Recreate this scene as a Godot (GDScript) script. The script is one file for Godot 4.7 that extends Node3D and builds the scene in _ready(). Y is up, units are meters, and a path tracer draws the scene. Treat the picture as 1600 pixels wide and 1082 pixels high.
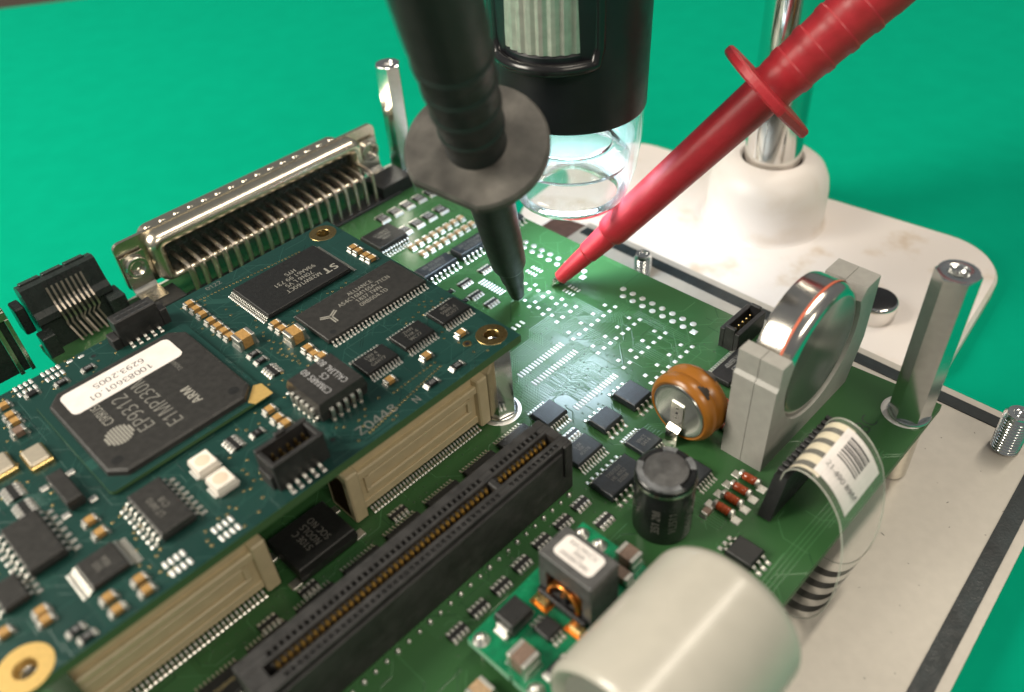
extends Node3D
# A circuit board under a bench microscope. Lengths are written in millimetres and scaled to metres when meshes are made.
# x runs along the slot connector (away from the camera), y up from the main board, z towards the camera's right hand.

const MM := 0.001
var M := {}
var cache := {}
var rng := RandomNumberGenerator.new()
const EPOXY_MARK := Color(0.30, 0.29, 0.26)

# ------------------------------------------------------------------ mesh builder
class G:
	var surf := {}
	var t := Transform3D()
	var uo := Vector2.ZERO
	var us := Vector2(0.05, 0.05)
	func tri(m, a: Vector3, b: Vector3, c: Vector3, na := Vector3.ZERO, nb := Vector3.ZERO, nc := Vector3.ZERO) -> void:
		var f := (b - a).cross(c - a)
		if f.length_squared() < 1e-16:
			return
		if na == Vector3.ZERO:
			na = f.normalized(); nb = na; nc = na
		if not surf.has(m):
			surf[m] = [PackedVector3Array(), PackedVector3Array(), PackedVector2Array()]
		var s = surf[m]
		var q := [[a, na], [b, nb], [c, nc]]
		if (f.dot(na + nb + nc) > 0.0) != (t.basis.determinant() < 0.0):
			q = [[a, na], [c, nc], [b, nb]]
		for e in q:
			s[0].append((t * e[0]) * 0.001)
			s[1].append((t.basis * e[1]).normalized())
			s[2].append(Vector2((e[0].x - uo.x) * us.x, (e[0].z - uo.y) * us.y))
	func quad(m, a: Vector3, b: Vector3, c: Vector3, d: Vector3, n := Vector3.ZERO) -> void:
		if n == Vector3.ZERO:
			n = (b - a).cross(d - a).normalized()
			if n == Vector3.ZERO:
				n = (c - b).cross(d - b).normalized()
		tri(m, a, b, c, n, n, n)
		tri(m, a, c, d, n, n, n)
	# a loft between closed rings; out = true keeps normals away from the ring centres
	func loft_smooth(m, rings: Array) -> void:
		var nn := []
		for k in rings.size():
			var row := []
			for i in rings[k].size():
				row.append(Vector3.ZERO)
			nn.append(row)
		for k in rings.size() - 1:
			for i in rings[k].size():
				var j: int = (i + 1) % rings[k].size()
				var n: Vector3 = (rings[k][j] - rings[k][i]).cross(rings[k + 1][i] - rings[k][i])
				if n.length_squared() < 1e-12: n = (rings[k + 1][j] - rings[k + 1][i]).cross(rings[k + 1][i] - rings[k][j])
				for e in [[k, i], [k, j], [k + 1, i], [k + 1, j]]: nn[e[0]][e[1]] += n
		for k in rings.size() - 1:
			for i in rings[k].size():
				var j: int = (i + 1) % rings[k].size()
				tri(m, rings[k][i], rings[k][j], rings[k + 1][j], nn[k][i].normalized(), nn[k][j].normalized(), nn[k + 1][j].normalized())
				tri(m, rings[k][i], rings[k + 1][j], rings[k + 1][i], nn[k][i].normalized(), nn[k + 1][j].normalized(), nn[k + 1][i].normalized())
	func loft(m, rings: Array, caps := true) -> void:
		var mid := Vector3.ZERO
		for r in rings:
			for p in r:
				mid += p / float(r.size() * rings.size())
		for k in rings.size() - 1:
			var a = rings[k]
			var b = rings[k + 1]
			var ca := Vector3.ZERO
			for p in a: ca += p / float(a.size())
			var cb := Vector3.ZERO
			for p in b: cb += p / float(b.size())
			for i in a.size():
				var j: int = (i + 1) % a.size()
				var n: Vector3 = (a[j] - a[i]).cross(b[i] - a[i])
				if n.length_squared() < 1e-14:
					n = (b[j] - b[i]).cross(b[i] - a[j])
				if n.length_squared() < 1e-14:
					continue
				n = n.normalized()
				var c: Vector3 = (a[i] + a[j] + b[i] + b[j]) / 4.0 - (ca + cb) / 2.0
				if k > 0 and ca.distance_squared_to(cb) < 1e-8:
					c = cb - mid
				if n.dot(c) < 0.0 and absf(n.dot(c.normalized())) > 0.02:
					n = -n
				quad(m, a[i], a[j], b[j], b[i], n)
		if caps:
			for e in [[rings[0], rings[1]], [rings[-1], rings[-2]]]:
				var c0 := Vector3.ZERO
				for p in e[0]: c0 += p / float(e[0].size())
				var c1 := Vector3.ZERO
				for p in e[1]: c1 += p / float(e[1].size())
				var n := Vector3.ZERO
				for i in e[0].size():
					n += (e[0][i] - c0).cross(e[0][(i + 1) % e[0].size()] - c0)
				n = n.normalized()
				if n.dot(c0 - mid) < 0.0:
					n = -n
				for i in e[0].size():
					tri(m, c0, e[0][i], e[0][(i + 1) % e[0].size()], n, n, n)
	func ring(x0: float, x1: float, z0: float, z1: float, y: float) -> Array:
		return [Vector3(x0, y, z0), Vector3(x1, y, z0), Vector3(x1, y, z1), Vector3(x0, y, z1)]
	func box(m, x0: float, x1: float, y0: float, y1: float, z0: float, z1: float, ch := 0.0) -> void:
		if ch <= 0.0:
			loft(m, [ring(x0, x1, z0, z1, y0), ring(x0, x1, z0, z1, y1)])
		else:
			var rr := []
			for e in [[y0, 0.0], [y1 - ch, 0.0], [y1, ch]]:
				var c := ch
				var i: float = e[1]
				rr.append([Vector3(x0 + c, e[0], z0 + i), Vector3(x1 - c, e[0], z0 + i), Vector3(x1 - i, e[0], z0 + c), Vector3(x1 - i, e[0], z1 - c), Vector3(x1 - c, e[0], z1 - i), Vector3(x0 + c, e[0], z1 - i), Vector3(x0 + i, e[0], z1 - c), Vector3(x0 + i, e[0], z0 + c)])
			loft(m, rr)
	# moulded package: widest at its parting line
	func pack(m, lx: float, lz: float, y0: float, y1: float, dr := 0.15, pl := 0.5) -> void:
		var ym := lerpf(y0, y1, pl)
		var a := lx / 2; var b := lz / 2
		var e := minf(0.12, (y1 - y0) * 0.08)
		loft(m, [ring(-a + dr, a - dr, -b + dr, b - dr, y0), ring(-a, a, -b, b, ym), ring(-a + dr * 0.8, a - dr * 0.8, -b + dr * 0.8, b - dr * 0.8, y1 - e), ring(-a + dr + e, a - dr - e, -b + dr + e, b - dr - e, y1)])
	func prism(m, poly: PackedVector2Array, y0: float, y1: float, side = null, holes := []) -> void:
		var tr := Geometry2D.triangulate_polygon(poly)
		for k in range(0, tr.size(), 3):
			for e in [[y1, Vector3.UP], [y0, Vector3.DOWN]]:
				var p := []
				for i in 3: p.append(Vector3(poly[tr[k + i]].x, e[0], poly[tr[k + i]].y))
				tri(m if e[1] == Vector3.UP or side == null else side, p[0], p[1], p[2], e[1], e[1], e[1])
		var area := 0.0
		for i in poly.size():
			var q := poly[(i + 1) % poly.size()]
			area += poly[i].x * q.y - q.x * poly[i].y
		for i in poly.size():
			var a := poly[i]
			var b := poly[(i + 1) % poly.size()]
			var n2 := Vector2(b.y - a.y, a.x - b.x).normalized() * signf(area)
			quad(side if side else m, Vector3(a.x, y0, a.y), Vector3(b.x, y0, b.y), Vector3(b.x, y1, b.y), Vector3(a.x, y1, a.y), Vector3(n2.x, 0, n2.y))
	# profile of (radius, y) turned about the local y axis; corners sharper than ~35 degrees stay sharp
	func lathe(m, prof: Array, seg := 24, soft := 0.82) -> void:
		var nn := []
		for i in prof.size() - 1:
			var d: Vector2 = prof[i + 1] - prof[i]
			nn.append(Vector2(d.y, -d.x).normalized())
		for i in prof.size() - 1:
			if prof[i].is_equal_approx(prof[i + 1]):
				continue
			var n0: Vector2 = nn[i]
			var n1: Vector2 = nn[i]
			if i > 0 and nn[i - 1].dot(nn[i]) > soft: n0 = (nn[i - 1] + nn[i]).normalized()
			if i < nn.size() - 1 and nn[i + 1].dot(nn[i]) > soft: n1 = (nn[i + 1] + nn[i]).normalized()
			for k in seg:
				var a0 := TAU * k / seg
				var a1 := TAU * (k + 1) / seg
				var c0 := Vector3(cos(a0), 0, sin(a0))
				var c1 := Vector3(cos(a1), 0, sin(a1))
				var p: Vector2 = prof[i]
				var q: Vector2 = prof[i + 1]
				var A := c0 * p.x + Vector3.UP * p.y
				var B := c1 * p.x + Vector3.UP * p.y
				var C := c1 * q.x + Vector3.UP * q.y
				var D := c0 * q.x + Vector3.UP * q.y
				var na := c0 * n0.x + Vector3.UP * n0.y
				var nb := c1 * n0.x + Vector3.UP * n0.y
				var nc := c1 * n1.x + Vector3.UP * n1.y
				var nd := c0 * n1.x + Vector3.UP * n1.y
				tri(m, A, B, C, na, nb, nc)
				tri(m, A, C, D, na, nc, nd)
	func disc(m, c: Vector3, r: float, seg := 12, h := 0.03) -> void:
		var keep := t
		t = t * Transform3D(Basis(), c)
		lathe(m, [Vector2(r, 0), Vector2(r * 0.9, h), Vector2(0, h)], seg)
		t = keep
	func tube(m, pts: Array, r: float, seg := 8, caps := true) -> void:
		var rings := []
		var side := Vector3.ZERO
		for i in pts.size():
			var d: Vector3 = (pts[mini(i + 1, pts.size() - 1)] - pts[maxi(i - 1, 0)]).normalized()
			if side == Vector3.ZERO:
				side = d.cross(Vector3(0.31, 0.87, 0.4)).normalized()
			side = (side - d * side.dot(d)).normalized()
			var up := d.cross(side)
			var rg := []
			for k in seg:
				rg.append([side * cos(TAU * k / seg) + up * sin(TAU * k / seg), pts[i]])
			rings.append(rg)
		for i in rings.size() - 1:
			for k in seg:
				var j := (k + 1) % seg
				var q := [rings[i][k], rings[i][j], rings[i + 1][j], rings[i + 1][k]]
				tri(m, q[0][1] + q[0][0] * r, q[1][1] + q[1][0] * r, q[2][1] + q[2][0] * r, q[0][0], q[1][0], q[2][0])
				tri(m, q[0][1] + q[0][0] * r, q[2][1] + q[2][0] * r, q[3][1] + q[3][0] * r, q[0][0], q[2][0], q[3][0])
		if caps:
			for e in [[0, 1], [-1, -2]]:
				var n: Vector3 = (pts[e[0]] - pts[e[1]]).normalized()
				for k in seg:
					tri(m, pts[e[0]], pts[e[0]] + rings[e[0]][k][0] * r, pts[e[0]] + rings[e[0]][(k + 1) % seg][0] * r, n, n, n)
	# bent strip of metal or film: path, direction across it, width, thickness
	func strip(m, pts: Array, across: Vector3, w: float, th: float) -> void:
		var rings := []
		for i in pts.size():
			var d: Vector3 = (pts[mini(i + 1, pts.size() - 1)] - pts[maxi(i - 1, 0)]).normalized()
			var n: Vector3 = d.cross(across).normalized()
			var a: Vector3 = across * w / 2
			var b: Vector3 = n * th / 2
			rings.append([pts[i] - a - b, pts[i] + a - b, pts[i] + a + b, pts[i] - a + b])
		loft(m, rings)
	func mesh() -> ArrayMesh:
		var am := ArrayMesh.new()
		for m in surf:
			var arr := []
			arr.resize(Mesh.ARRAY_MAX)
			arr[Mesh.ARRAY_VERTEX] = surf[m][0]
			arr[Mesh.ARRAY_NORMAL] = surf[m][1]
			arr[Mesh.ARRAY_TEX_UV] = surf[m][2]
			am.add_surface_from_arrays(Mesh.PRIMITIVE_TRIANGLES, arr)
			am.surface_set_material(am.get_surface_count() - 1, m)
		return am

func smooth_path(pts: Array, n := 4) -> Array:
	var out := []
	for i in pts.size() - 1:
		var p0: Vector3 = pts[maxi(i - 1, 0)]
		var p3: Vector3 = pts[mini(i + 2, pts.size() - 1)]
		for k in n:
			out.append(pts[i].cubic_interpolate(pts[i + 1], p0, p3, float(k) / n))
	out.append(pts[-1])
	return out

func rounded(x0: float, x1: float, z0: float, z1: float, r: float, n := 5) -> PackedVector2Array:
	var p := PackedVector2Array()
	for c in [[x1 - r, z1 - r, 0.0], [x0 + r, z1 - r, 90.0], [x0 + r, z0 + r, 180.0], [x1 - r, z0 + r, 270.0]]:
		for k in n + 1:
			var a := deg_to_rad(c[2] + 90.0 * k / n)
			p.append(Vector2(c[0] + cos(a) * r, c[1] + sin(a) * r))
	return p

# ------------------------------------------------------------------ nodes
func thing(called: String, label: String, category: String, at := Vector3.ZERO, group := "") -> Node3D:
	var o := Node3D.new()
	o.name = called
	add_child(o, true)
	o.position = at * MM
	o.set_meta("label", label)
	o.set_meta("category", category)
	if group: o.set_meta("group", group)
	return o

func part(parent: Node, called: String, g, at := Vector3.ZERO, label := "", turn := 0.0) -> MeshInstance3D:
	var o := MeshInstance3D.new()
	o.name = called
	o.mesh = g.mesh() if g is G else g
	o.position = at * MM
	o.rotation.y = turn
	parent.add_child(o, true)
	if label: o.set_meta("label", label)
	return o

func stuff(o: Node) -> void:
	o.set_meta("kind", "stuff")

func shared(key: String, make: Callable) -> Mesh:
	if not cache.has(key):
		cache[key] = make.call().mesh()
	return cache[key]

func words_on(parent: Node, text: String, at: Vector3, along: Vector3, height: float, m: Material, normal := Vector3.UP, squeeze := 1.0, bold := false) -> MeshInstance3D:
	var key := "text" + text + str(height) + str(bold)
	if not cache.has(key):
		var f := SystemFont.new()
		f.font_names = PackedStringArray(["Droid Sans"])
		if bold: f.font_weight = 700
		var tm := TextMesh.new()
		tm.text = text
		tm.font = f
		tm.font_size = 32
		tm.pixel_size = 0.001
		tm.depth = 0.0
		tm.curve_step = 4.0
		cache[key] = tm
	var o := MeshInstance3D.new()
	o.name = "marking"
	o.mesh = cache[key]
	o.material_override = m
	var up := normal.cross(along).normalized()
	var k := height * MM / 0.0235
	o.transform = Transform3D(Basis(along.normalized() * squeeze * k, up * k, normal * k), at * MM)
	parent.add_child(o, true)
	return o

const LED_ENERGY := 0.0085
const FACE := -2.78

func _ready() -> void:
	# camera
	var cam := Camera3D.new()
	cam.name = "camera"
	cam.transform = Transform3D(Basis(Vector3(0.69579886, -0.05771461, 0.71591408), Vector3(0.50550632, 0.74743678, -0.43104711), Vector3(-0.5102228, 0.66182118, 0.54924076)), Vector3(-52.832, 112.906, 112.477) * MM)
	cam.fov = 43.924
	cam.near = 0.01
	cam.far = 20.0
	var ca := CameraAttributesPhysical.new()
	ca.frustum_focal_length = 26.0
	ca.exposure_aperture = 12.5
	ca.frustum_focus_distance = 0.162
	ca.frustum_near = 0.01
	ca.frustum_far = 20.0
	cam.attributes = ca
	add_child(cam)
	cam.fov = 43.924
	# room light
	var we := WorldEnvironment.new()
	we.name = "surroundings"
	var env := Environment.new()
	env.background_mode = Environment.BG_COLOR
	env.background_color = Color(0.16, 0.165, 0.165).linear_to_srgb()
	env.tonemap_mode = Environment.TONE_MAPPER_LINEAR
	env.tonemap_exposure = 1.0
	env.sdfgi_enabled = true
	env.ssao_enabled = true
	env.ssil_enabled = true
	we.environment = env
	add_child(we)
	materials()
	# ceiling tube light over the bench, parallel to the slot, and a bench lamp beyond the far left of the board
	lamp_panel("ceiling_light", "long ceiling light above the bench", Vector3(620, 1450, 190), Vector3(0, -1, 0), Vector2(1200, 130), 0.95, Color(1.0, 0.955, 0.88))
	lamp_panel("bench_lamp", "square bench lamp beyond the far port", Vector3(-430, 430, -290), Vector3(0.66, -0.72, 0.2), Vector2(360, 260), 0.58, Color(1.0, 0.965, 0.9))
	lamp_panel("rear_ceiling_light", "second ceiling light behind the photographer", Vector3(-250, 1500, 1500), Vector3(0.1, -0.75, -0.65), Vector2(1200, 300), 1.35, Color(1.0, 0.945, 0.86))
	# the bench
	var g := G.new()
	g.prism(M.mat_green, PackedVector2Array([Vector2(-420, -150.0), Vector2(62.0, -350.0), Vector2(146, -292), Vector2(900, 420), Vector2(300, 900), Vector2(-420, 500)]), -24.0, -21.05)
	var bm := part(self, "bench_surface", g)
	bm.set_meta("label", "emerald green mat covering the bench")
	bm.set_meta("kind", "structure")
	var e := G.new()
	e.prism(M.dark_edge, PackedVector2Array([Vector2(-900, -900.0), Vector2(1200, -900.0), Vector2(1200, 1100.0), Vector2(-900, 1100.0)]), -40.0, -24.1)
	var bt := part(self, "table_surface", e)
	bt.set_meta("label", "dark table showing beyond the mat")
	bt.set_meta("kind", "structure")
	base_plate()
	microscope_stand()
	main_board()
	processor_module()
	converter_module()
	standoff("tall hexagonal standoff at the board's corner beside the clear film cable", Vector3(66.9, 0.05, 84.6), 6.0, 31.0)
	standoff("tall hexagonal standoff behind the black probe's guard at the far port", Vector3(66.6, 0.05, -52.6), 5.6, 28.4)
	standoff("hexagonal standoff under the processor module's corner, next to the ivory connector", Vector3(20.1, 0.05, 29.3), 5.6, 16.5)
	standoff("hexagonal standoff under the processor module's near gold ring", Vector3(-60.6, 0.05, 29.9), 5.6, 16.5)
	standoff("hexagonal standoff under the tarnished ring by the D-shaped port", Vector3(19.95, 0.05, -18.87), 5.6, 16.5)
	spacer("round spacer below the corner standoff, between board and plate", Vector3(66.9, -14.6, 84.6), 12.95)
	stud("threaded stud at the plate's outer corner", Vector3(85.6, -14.6, 98.2), 2.6, 9.2)
	stud("threaded stud beyond the board's edge near the red probe tip", Vector3(84.9, -14.6, 12.65), 2.1, 6.4)
	grey_drum()
	coin_cell()
	film_cable()
	microscope()
	probe("black test probe with a grey dusty finger guard, touching the board", Vector3(45.8, 0.1, 9.4), Vector3(-0.3818, 0.88, 0.2826), M.black_grip, M.black_guard, 1.5)
	probe("red test probe touching the board under the microscope", Vector3(53.7, 0.1, 11.7), Vector3(0.5544, 0.6917, 0.4627), M.red_grip, M.red_grip, 0.5)

func lamp_panel(called: String, label: String, at: Vector3, towards: Vector3, size: Vector2, energy: float, c: Color) -> void:
	var o := thing(called, label, "lamp", at)
	var z := -towards.normalized()
	var x := Vector3.RIGHT
	var y := z.cross(x).normalized()
	x = y.cross(z).normalized()
	o.basis = Basis(x, y, z)
	var g := G.new()
	g.box(M.lamp_glow, -size.x / 2, size.x / 2, -size.y / 2, size.y / 2, 0.0, 4.0)
	part(o, "lamp_diffuser", g)
	var h := G.new()
	h.box(M.stand_white, -size.x / 2 - 6, size.x / 2 + 6, -size.y / 2 - 6, size.y / 2 + 6, 4.5, 30.0)
	part(o, "lamp_housing", h)
	var l := AreaLight3D.new()
	l.name = called + "_light"
	l.area_size = size * MM
	l.light_energy = energy
	l.light_color = c
	l.shadow_enabled = true
	l.area_range = 10.0
	l.area_attenuation = 2.0
	l.transform = Transform3D(o.basis, (at - z * 3.0) * MM)
	add_child(l)

# ------------------------------------------------------------------ materials
func lin(r: float, g: float, b: float) -> Color:
	return Color(r, g, b).linear_to_srgb()

func noise_tex(key: String, freq: float, lo: float, hi: float, octaves := 4, size := 256, power := 1.0) -> ImageTexture:
	if cache.has(key): return cache[key]
	var n := FastNoiseLite.new()
	n.seed = key.length() * 7 + 3
	n.frequency = freq
	n.fractal_octaves = octaves
	var im := n.get_seamless_image(size, size)
	im.convert(Image.FORMAT_RGB8)
	for y in size:
		for x in size:
			var v := lerpf(lo, hi, pow(im.get_pixel(x, y).r, power))
			im.set_pixel(x, y, Color(v, v, v))
	cache[key] = ImageTexture.create_from_image(im)
	return cache[key]

# off-white plastic with brownish stains in irregular patches
func stain_tex() -> ImageTexture:
	var n := FastNoiseLite.new()
	n.seed = 12
	n.frequency = 0.012
	n.fractal_octaves = 6
	n.fractal_gain = 0.55
	var im := n.get_seamless_image(384, 384)
	im.convert(Image.FORMAT_RGB8)
	for y in 384:
		for x in 384:
			var v := smoothstep(0.55, 0.95, im.get_pixel(x, y).r)
			im.set_pixel(x, y, Color(1, 1, 1).lerp(Color(0.88, 0.82, 0.74), v * 0.8))
	return ImageTexture.create_from_image(im)

# grain: [texture for colour, texture for roughness, texture for relief, relief in mm, repeats per metre]
func mat(key: String, c: Color, rough: float, metal := 0.0, grain := [], spec := 0.5) -> StandardMaterial3D:
	var m := StandardMaterial3D.new()
	m.resource_name = key
	m.albedo_color = c
	m.roughness = rough
	m.metallic = metal
	m.metallic_specular = spec
	if grain:
		m.uv1_triplanar = true
		m.uv1_scale = Vector3.ONE * grain[4]
		if grain[0]: m.albedo_texture = grain[0]
		if grain[1]: m.roughness_texture = grain[1]
		if grain[2]:
			m.heightmap_enabled = true
			m.heightmap_texture = grain[2]
			m.heightmap_scale = grain[3] * 0.1
	M[key] = m
	return m

func materials() -> void:
	var fine := noise_tex("fine grain", 0.09, 0.0, 1.0, 4)
	var mott := noise_tex("mottled colour", 0.02, 0.80, 1.0, 5)
	var rgh := noise_tex("rough patches", 0.025, 0.65, 1.0, 5)
	var dust := noise_tex("dusty patches of grime", 0.012, 0.55, 1.0, 6, 256, 0.8)
	var soft := noise_tex("soft tone", 0.03, 0.94, 1.0, 4)
	var tarn := noise_tex("tarnish", 0.03, 0.86, 1.0, 5)
	mat("mask_edge", lin(0.06, 0.13, 0.05), 0.55)
	mat("epoxy", lin(0.016, 0.0165, 0.0165), 0.5, 0.0, [mott, rgh, fine, 0.02, 160.0])
	mat("epoxy_grey", lin(0.037, 0.036, 0.034), 0.42, 0.0, [mott, rgh, fine, 0.012, 120.0])
	mat("epoxy_blue", lin(0.022, 0.027, 0.033), 0.48, 0.0, [mott, rgh, fine, 0.02, 160.0])
	mat("solder", lin(0.86, 0.84, 0.79), 0.40, 1.0, [tarn, null, null, 0.0, 300.0])
	mat("tin", lin(0.78, 0.76, 0.70), 0.40, 1.0, [tarn, null, null, 0.0, 260.0])
	mat("pad", lin(0.86, 0.85, 0.82), 0.42, 1.0, [tarn, null, fine, 0.03, 500.0])
	mat("gold", lin(0.72, 0.53, 0.22), 0.34, 1.0, [tarn, rgh, null, 0.0, 200.0])
	mat("old_gold", lin(0.50, 0.36, 0.15), 0.38, 1.0, [tarn, rgh, fine, 0.02, 220.0])
	mat("ring_gold", lin(0.74, 0.50, 0.17), 0.46, 0.55, [soft, null, null, 0.0, 150.0])
	mat("ceramic", lin(0.52, 0.30, 0.10), 0.42, 0.0, [mott, null, null, 0.0, 300.0])
	mat("ceramic_pale", lin(0.46, 0.31, 0.18), 0.45, 0.0, [mott, null, null, 0.0, 300.0])
	mat("ceramic_brown", lin(0.24, 0.16, 0.12), 0.45, 0.0, [mott, null, null, 0.0, 300.0])
	mat("white_ceramic", lin(0.72, 0.70, 0.66), 0.5)
	mat("ivory", lin(0.60, 0.50, 0.31), 0.42, 0.0, [soft, null, fine, 0.012, 40.0])
	mat("black_plastic", lin(0.018, 0.019, 0.020), 0.5, 0.0, [mott, rgh, fine, 0.03, 90.0])
	mat("dusty_plastic", lin(0.046, 0.045, 0.045), 0.55, 0.0, [dust, rgh, fine, 0.03, 60.0])
	mat("jack_plastic", lin(0.026, 0.034, 0.032), 0.34, 0.0, [mott, rgh, fine, 0.02, 70.0])
	mat("shell_steel", lin(0.82, 0.75, 0.61), 0.27, 1.0, [soft, null, null, 0.0, 40.0])
	mat("nickel", lin(0.74, 0.71, 0.64), 0.24, 1.0, [soft, null, null, 0.0, 90.0])
	mat("lid", lin(0.62, 0.55, 0.44), 0.48, 0.8, [soft, null, null, 0.0, 90.0])
	mat("zinc", lin(0.80, 0.81, 0.80), 0.15, 1.0, [soft, null, null, 0.0, 60.0])
	mat("chrome", lin(0.76, 0.74, 0.71), 0.12, 1.0, [null, null, null, 0.0, 60.0])
	mat("coin_steel", lin(0.78, 0.74, 0.68), 0.19, 1.0, [soft, null, null, 0.0, 50.0])
	mat("coin_face", lin(0.36, 0.38, 0.36), 0.24, 0.9, [soft, null, null, 0.0, 60.0])
	mat("pin_metal", lin(0.66, 0.58, 0.49), 0.34, 1.0, [tarn, null, null, 0.0, 150.0])
	mat("copper", lin(0.75, 0.27, 0.06), 0.3, 1.0)
	mat("ferrite", lin(0.085, 0.085, 0.085), 0.55, 0.0, [mott, rgh, fine, 0.04, 90.0])
	mat("paper", lin(0.80, 0.75, 0.72), 0.6, 0.0, [soft, null, null, 0.0, 40.0])
	mat("print_ink", lin(0.03, 0.03, 0.035), 0.6)
	mat("mark", lin(0.27, 0.26, 0.23), 0.6)
	mat("mark_dim", lin(0.16, 0.155, 0.14), 0.6)
	mat("mark_gold", lin(0.33, 0.27, 0.13), 0.6)
	mat("mark_white", lin(0.42, 0.42, 0.43), 0.6)
	mat("mark_dark", lin(0.012, 0.032, 0.018), 0.5)
	mat("rust_mark", lin(0.30, 0.10, 0.06), 0.6)
	mat("holder_grey", lin(0.36, 0.352, 0.325), 0.42, 0.0, [soft, null, fine, 0.015, 50.0])
	mat("orange_seal", lin(0.62, 0.14, 0.07), 0.5)
	mat("amber", lin(0.30, 0.112, 0.014), 0.27, 0.0, [soft, null, null, 0.0, 30.0])
	mat("amber_print", lin(0.02, 0.016, 0.012), 0.4)
	mat("can_black", lin(0.017, 0.018, 0.019), 0.30, 0.0, [dust, rgh, null, 0.0, 60.0])
	mat("can_top", lin(0.12, 0.12, 0.12), 0.50, 0.15, [dust, rgh, fine, 0.08, 110.0])
	mat("worn_grey", lin(0.20, 0.21, 0.22), 0.5, 0.0, [dust, null, fine, 0.05, 120.0])
	mat("red_glass", lin(0.55, 0.10, 0.03), 0.10, 0.0, [dust, null, null, 0.0, 260.0])
	mat("drum_grey", lin(0.49, 0.465, 0.405), 0.24, 0.0, [noise_tex("drum", 0.04, 0.96, 1.0, 4), null, null, 0.0, 20.0])
	mat("drum_end", lin(0.22, 0.21, 0.19), 0.5)
	mat("film", lin(0.80, 0.79, 0.70), 0.12)
	M["film"].albedo_color.a = 0.09
	M["film"].metallic_specular = 0.3
	M["film"].transparency = BaseMaterial3D.TRANSPARENCY_ALPHA
	mat("film_edge", lin(0.62, 0.62, 0.55), 0.2)
	M["film_edge"].albedo_color.a = 0.45
	M["film_edge"].transparency = BaseMaterial3D.TRANSPARENCY_ALPHA
	mat("film_trace", lin(0.10, 0.095, 0.085), 0.35)
	mat("film_back", lin(0.74, 0.66, 0.50), 0.5)
	mat("plate", lin(0.54, 0.505, 0.45), 0.50, 0.55, [noise_tex("brushed plate", 0.05, 0.965, 1.0, 6), null, fine, 0.006, 25.0])
	mat("plate_edge", lin(0.66, 0.62, 0.54), 0.5, 0.3)
	mat("gasket", lin(0.016, 0.026, 0.029), 0.55, 0.0, [dust, rgh, fine, 0.03, 60.0])
	mat("stand_white", lin(0.77, 0.71, 0.67), 0.42, 0.0, [stain_tex(), null, null, 0.0, 9.0])
	mat("scope_black", lin(0.010, 0.011, 0.015), 0.50, 0.0, [mott, rgh, null, 0.0, 30.0])
	mat("scope_gloss", lin(0.012, 0.012, 0.013), 0.22)
	mat("knob_steel", lin(0.62, 0.60, 0.54), 0.45, 0.55, [tarn, rgh, null, 0.0, 50.0])
	mat("pane", lin(0.90, 0.97, 0.95), 0.03)
	M["pane"].albedo_color.a = 0.10
	M["pane"].metallic_specular = 0.5
	M["pane"].transparency = BaseMaterial3D.TRANSPARENCY_ALPHA
	mat("clear", lin(0.90, 0.97, 0.95), 0.03)
	M["clear"].albedo_color.a = 0.0
	M["clear"].refraction_enabled = true
	M["clear"].refraction_scale = 0.048
	mat("red_grip", lin(0.50, 0.024, 0.036), 0.52, 0.0, [noise_tex("scuffed red", 0.03, 0.88, 1.0, 5), rgh, fine, 0.02, 50.0])
	mat("black_grip", lin(0.021, 0.023, 0.023), 0.55, 0.0, [mott, rgh, fine, 0.02, 50.0])
	mat("black_guard", lin(0.20, 0.185, 0.165), 0.55, 0.0, [noise_tex("dusty guard", 0.018, 0.35, 1.0, 6), rgh, fine, 0.02, 30.0])
	mat("brown_leather", lin(0.10, 0.055, 0.045), 0.6, 0.0, [mott, rgh, fine, 0.05, 60.0])
	mat("mat_green", lin(0.001, 0.335, 0.20), 0.75, 0.0, [noise_tex("mat grain", 0.05, 0.965, 1.0, 5), null, null, 0.0, 6.0], 0.1)
	mat("dark_edge", lin(0.05, 0.035, 0.025), 0.6)
	mat("dcdc_mask", lin(0.006, 0.20, 0.085), 0.30, 0.0, [mott, rgh, null, 0.0, 90.0])
	mat("dcdc_edge", lin(0.20, 0.42, 0.28), 0.5)
	mat("led_body", lin(0.80, 0.74, 0.66), 0.45)
	mat("led_lens", lin(0.70, 0.58, 0.45), 0.25)
	mat("led_glow", Color(1, 1, 1), 0.5)
	M["led_glow"].emission_enabled = true
	M["led_glow"].emission = Color(0.86, 0.94, 1.0)
	M["led_glow"].emission_energy_multiplier = 6.0
	mat("lamp_glow", Color(1, 1, 1), 0.5)
	M["lamp_glow"].emission_enabled = true
	M["lamp_glow"].emission = Color(1.0, 0.96, 0.90)
	M["lamp_glow"].emission_energy_multiplier = 3.0

# ------------------------------------------------------------------ printed board pictures: copper under the mask, with its relief
func paint_line(im: Image, hm: Image, a: Vector2, b: Vector2, w: int, c: Color, h: Color) -> void:
	var d := b - a
	if absf(d.x) < 0.5 or absf(d.y) < 0.5:
		var r := Rect2i(Vector2i(Vector2(minf(a.x, b.x), minf(a.y, b.y))) - Vector2i(w / 2, w / 2), Vector2i(int(absf(d.x)) + w, int(absf(d.y)) + w))
		im.fill_rect(r, c)
		hm.fill_rect(r, h)
		return
	var n := int(maxf(absf(d.x), absf(d.y)))
	for i in n + 1:
		var p := a + d * float(i) / n
		var r := Rect2i(Vector2i(p) - Vector2i(w / 2, w / 2), Vector2i(w, w))
		im.fill_rect(r, c)
		hm.fill_rect(r, h)

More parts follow.
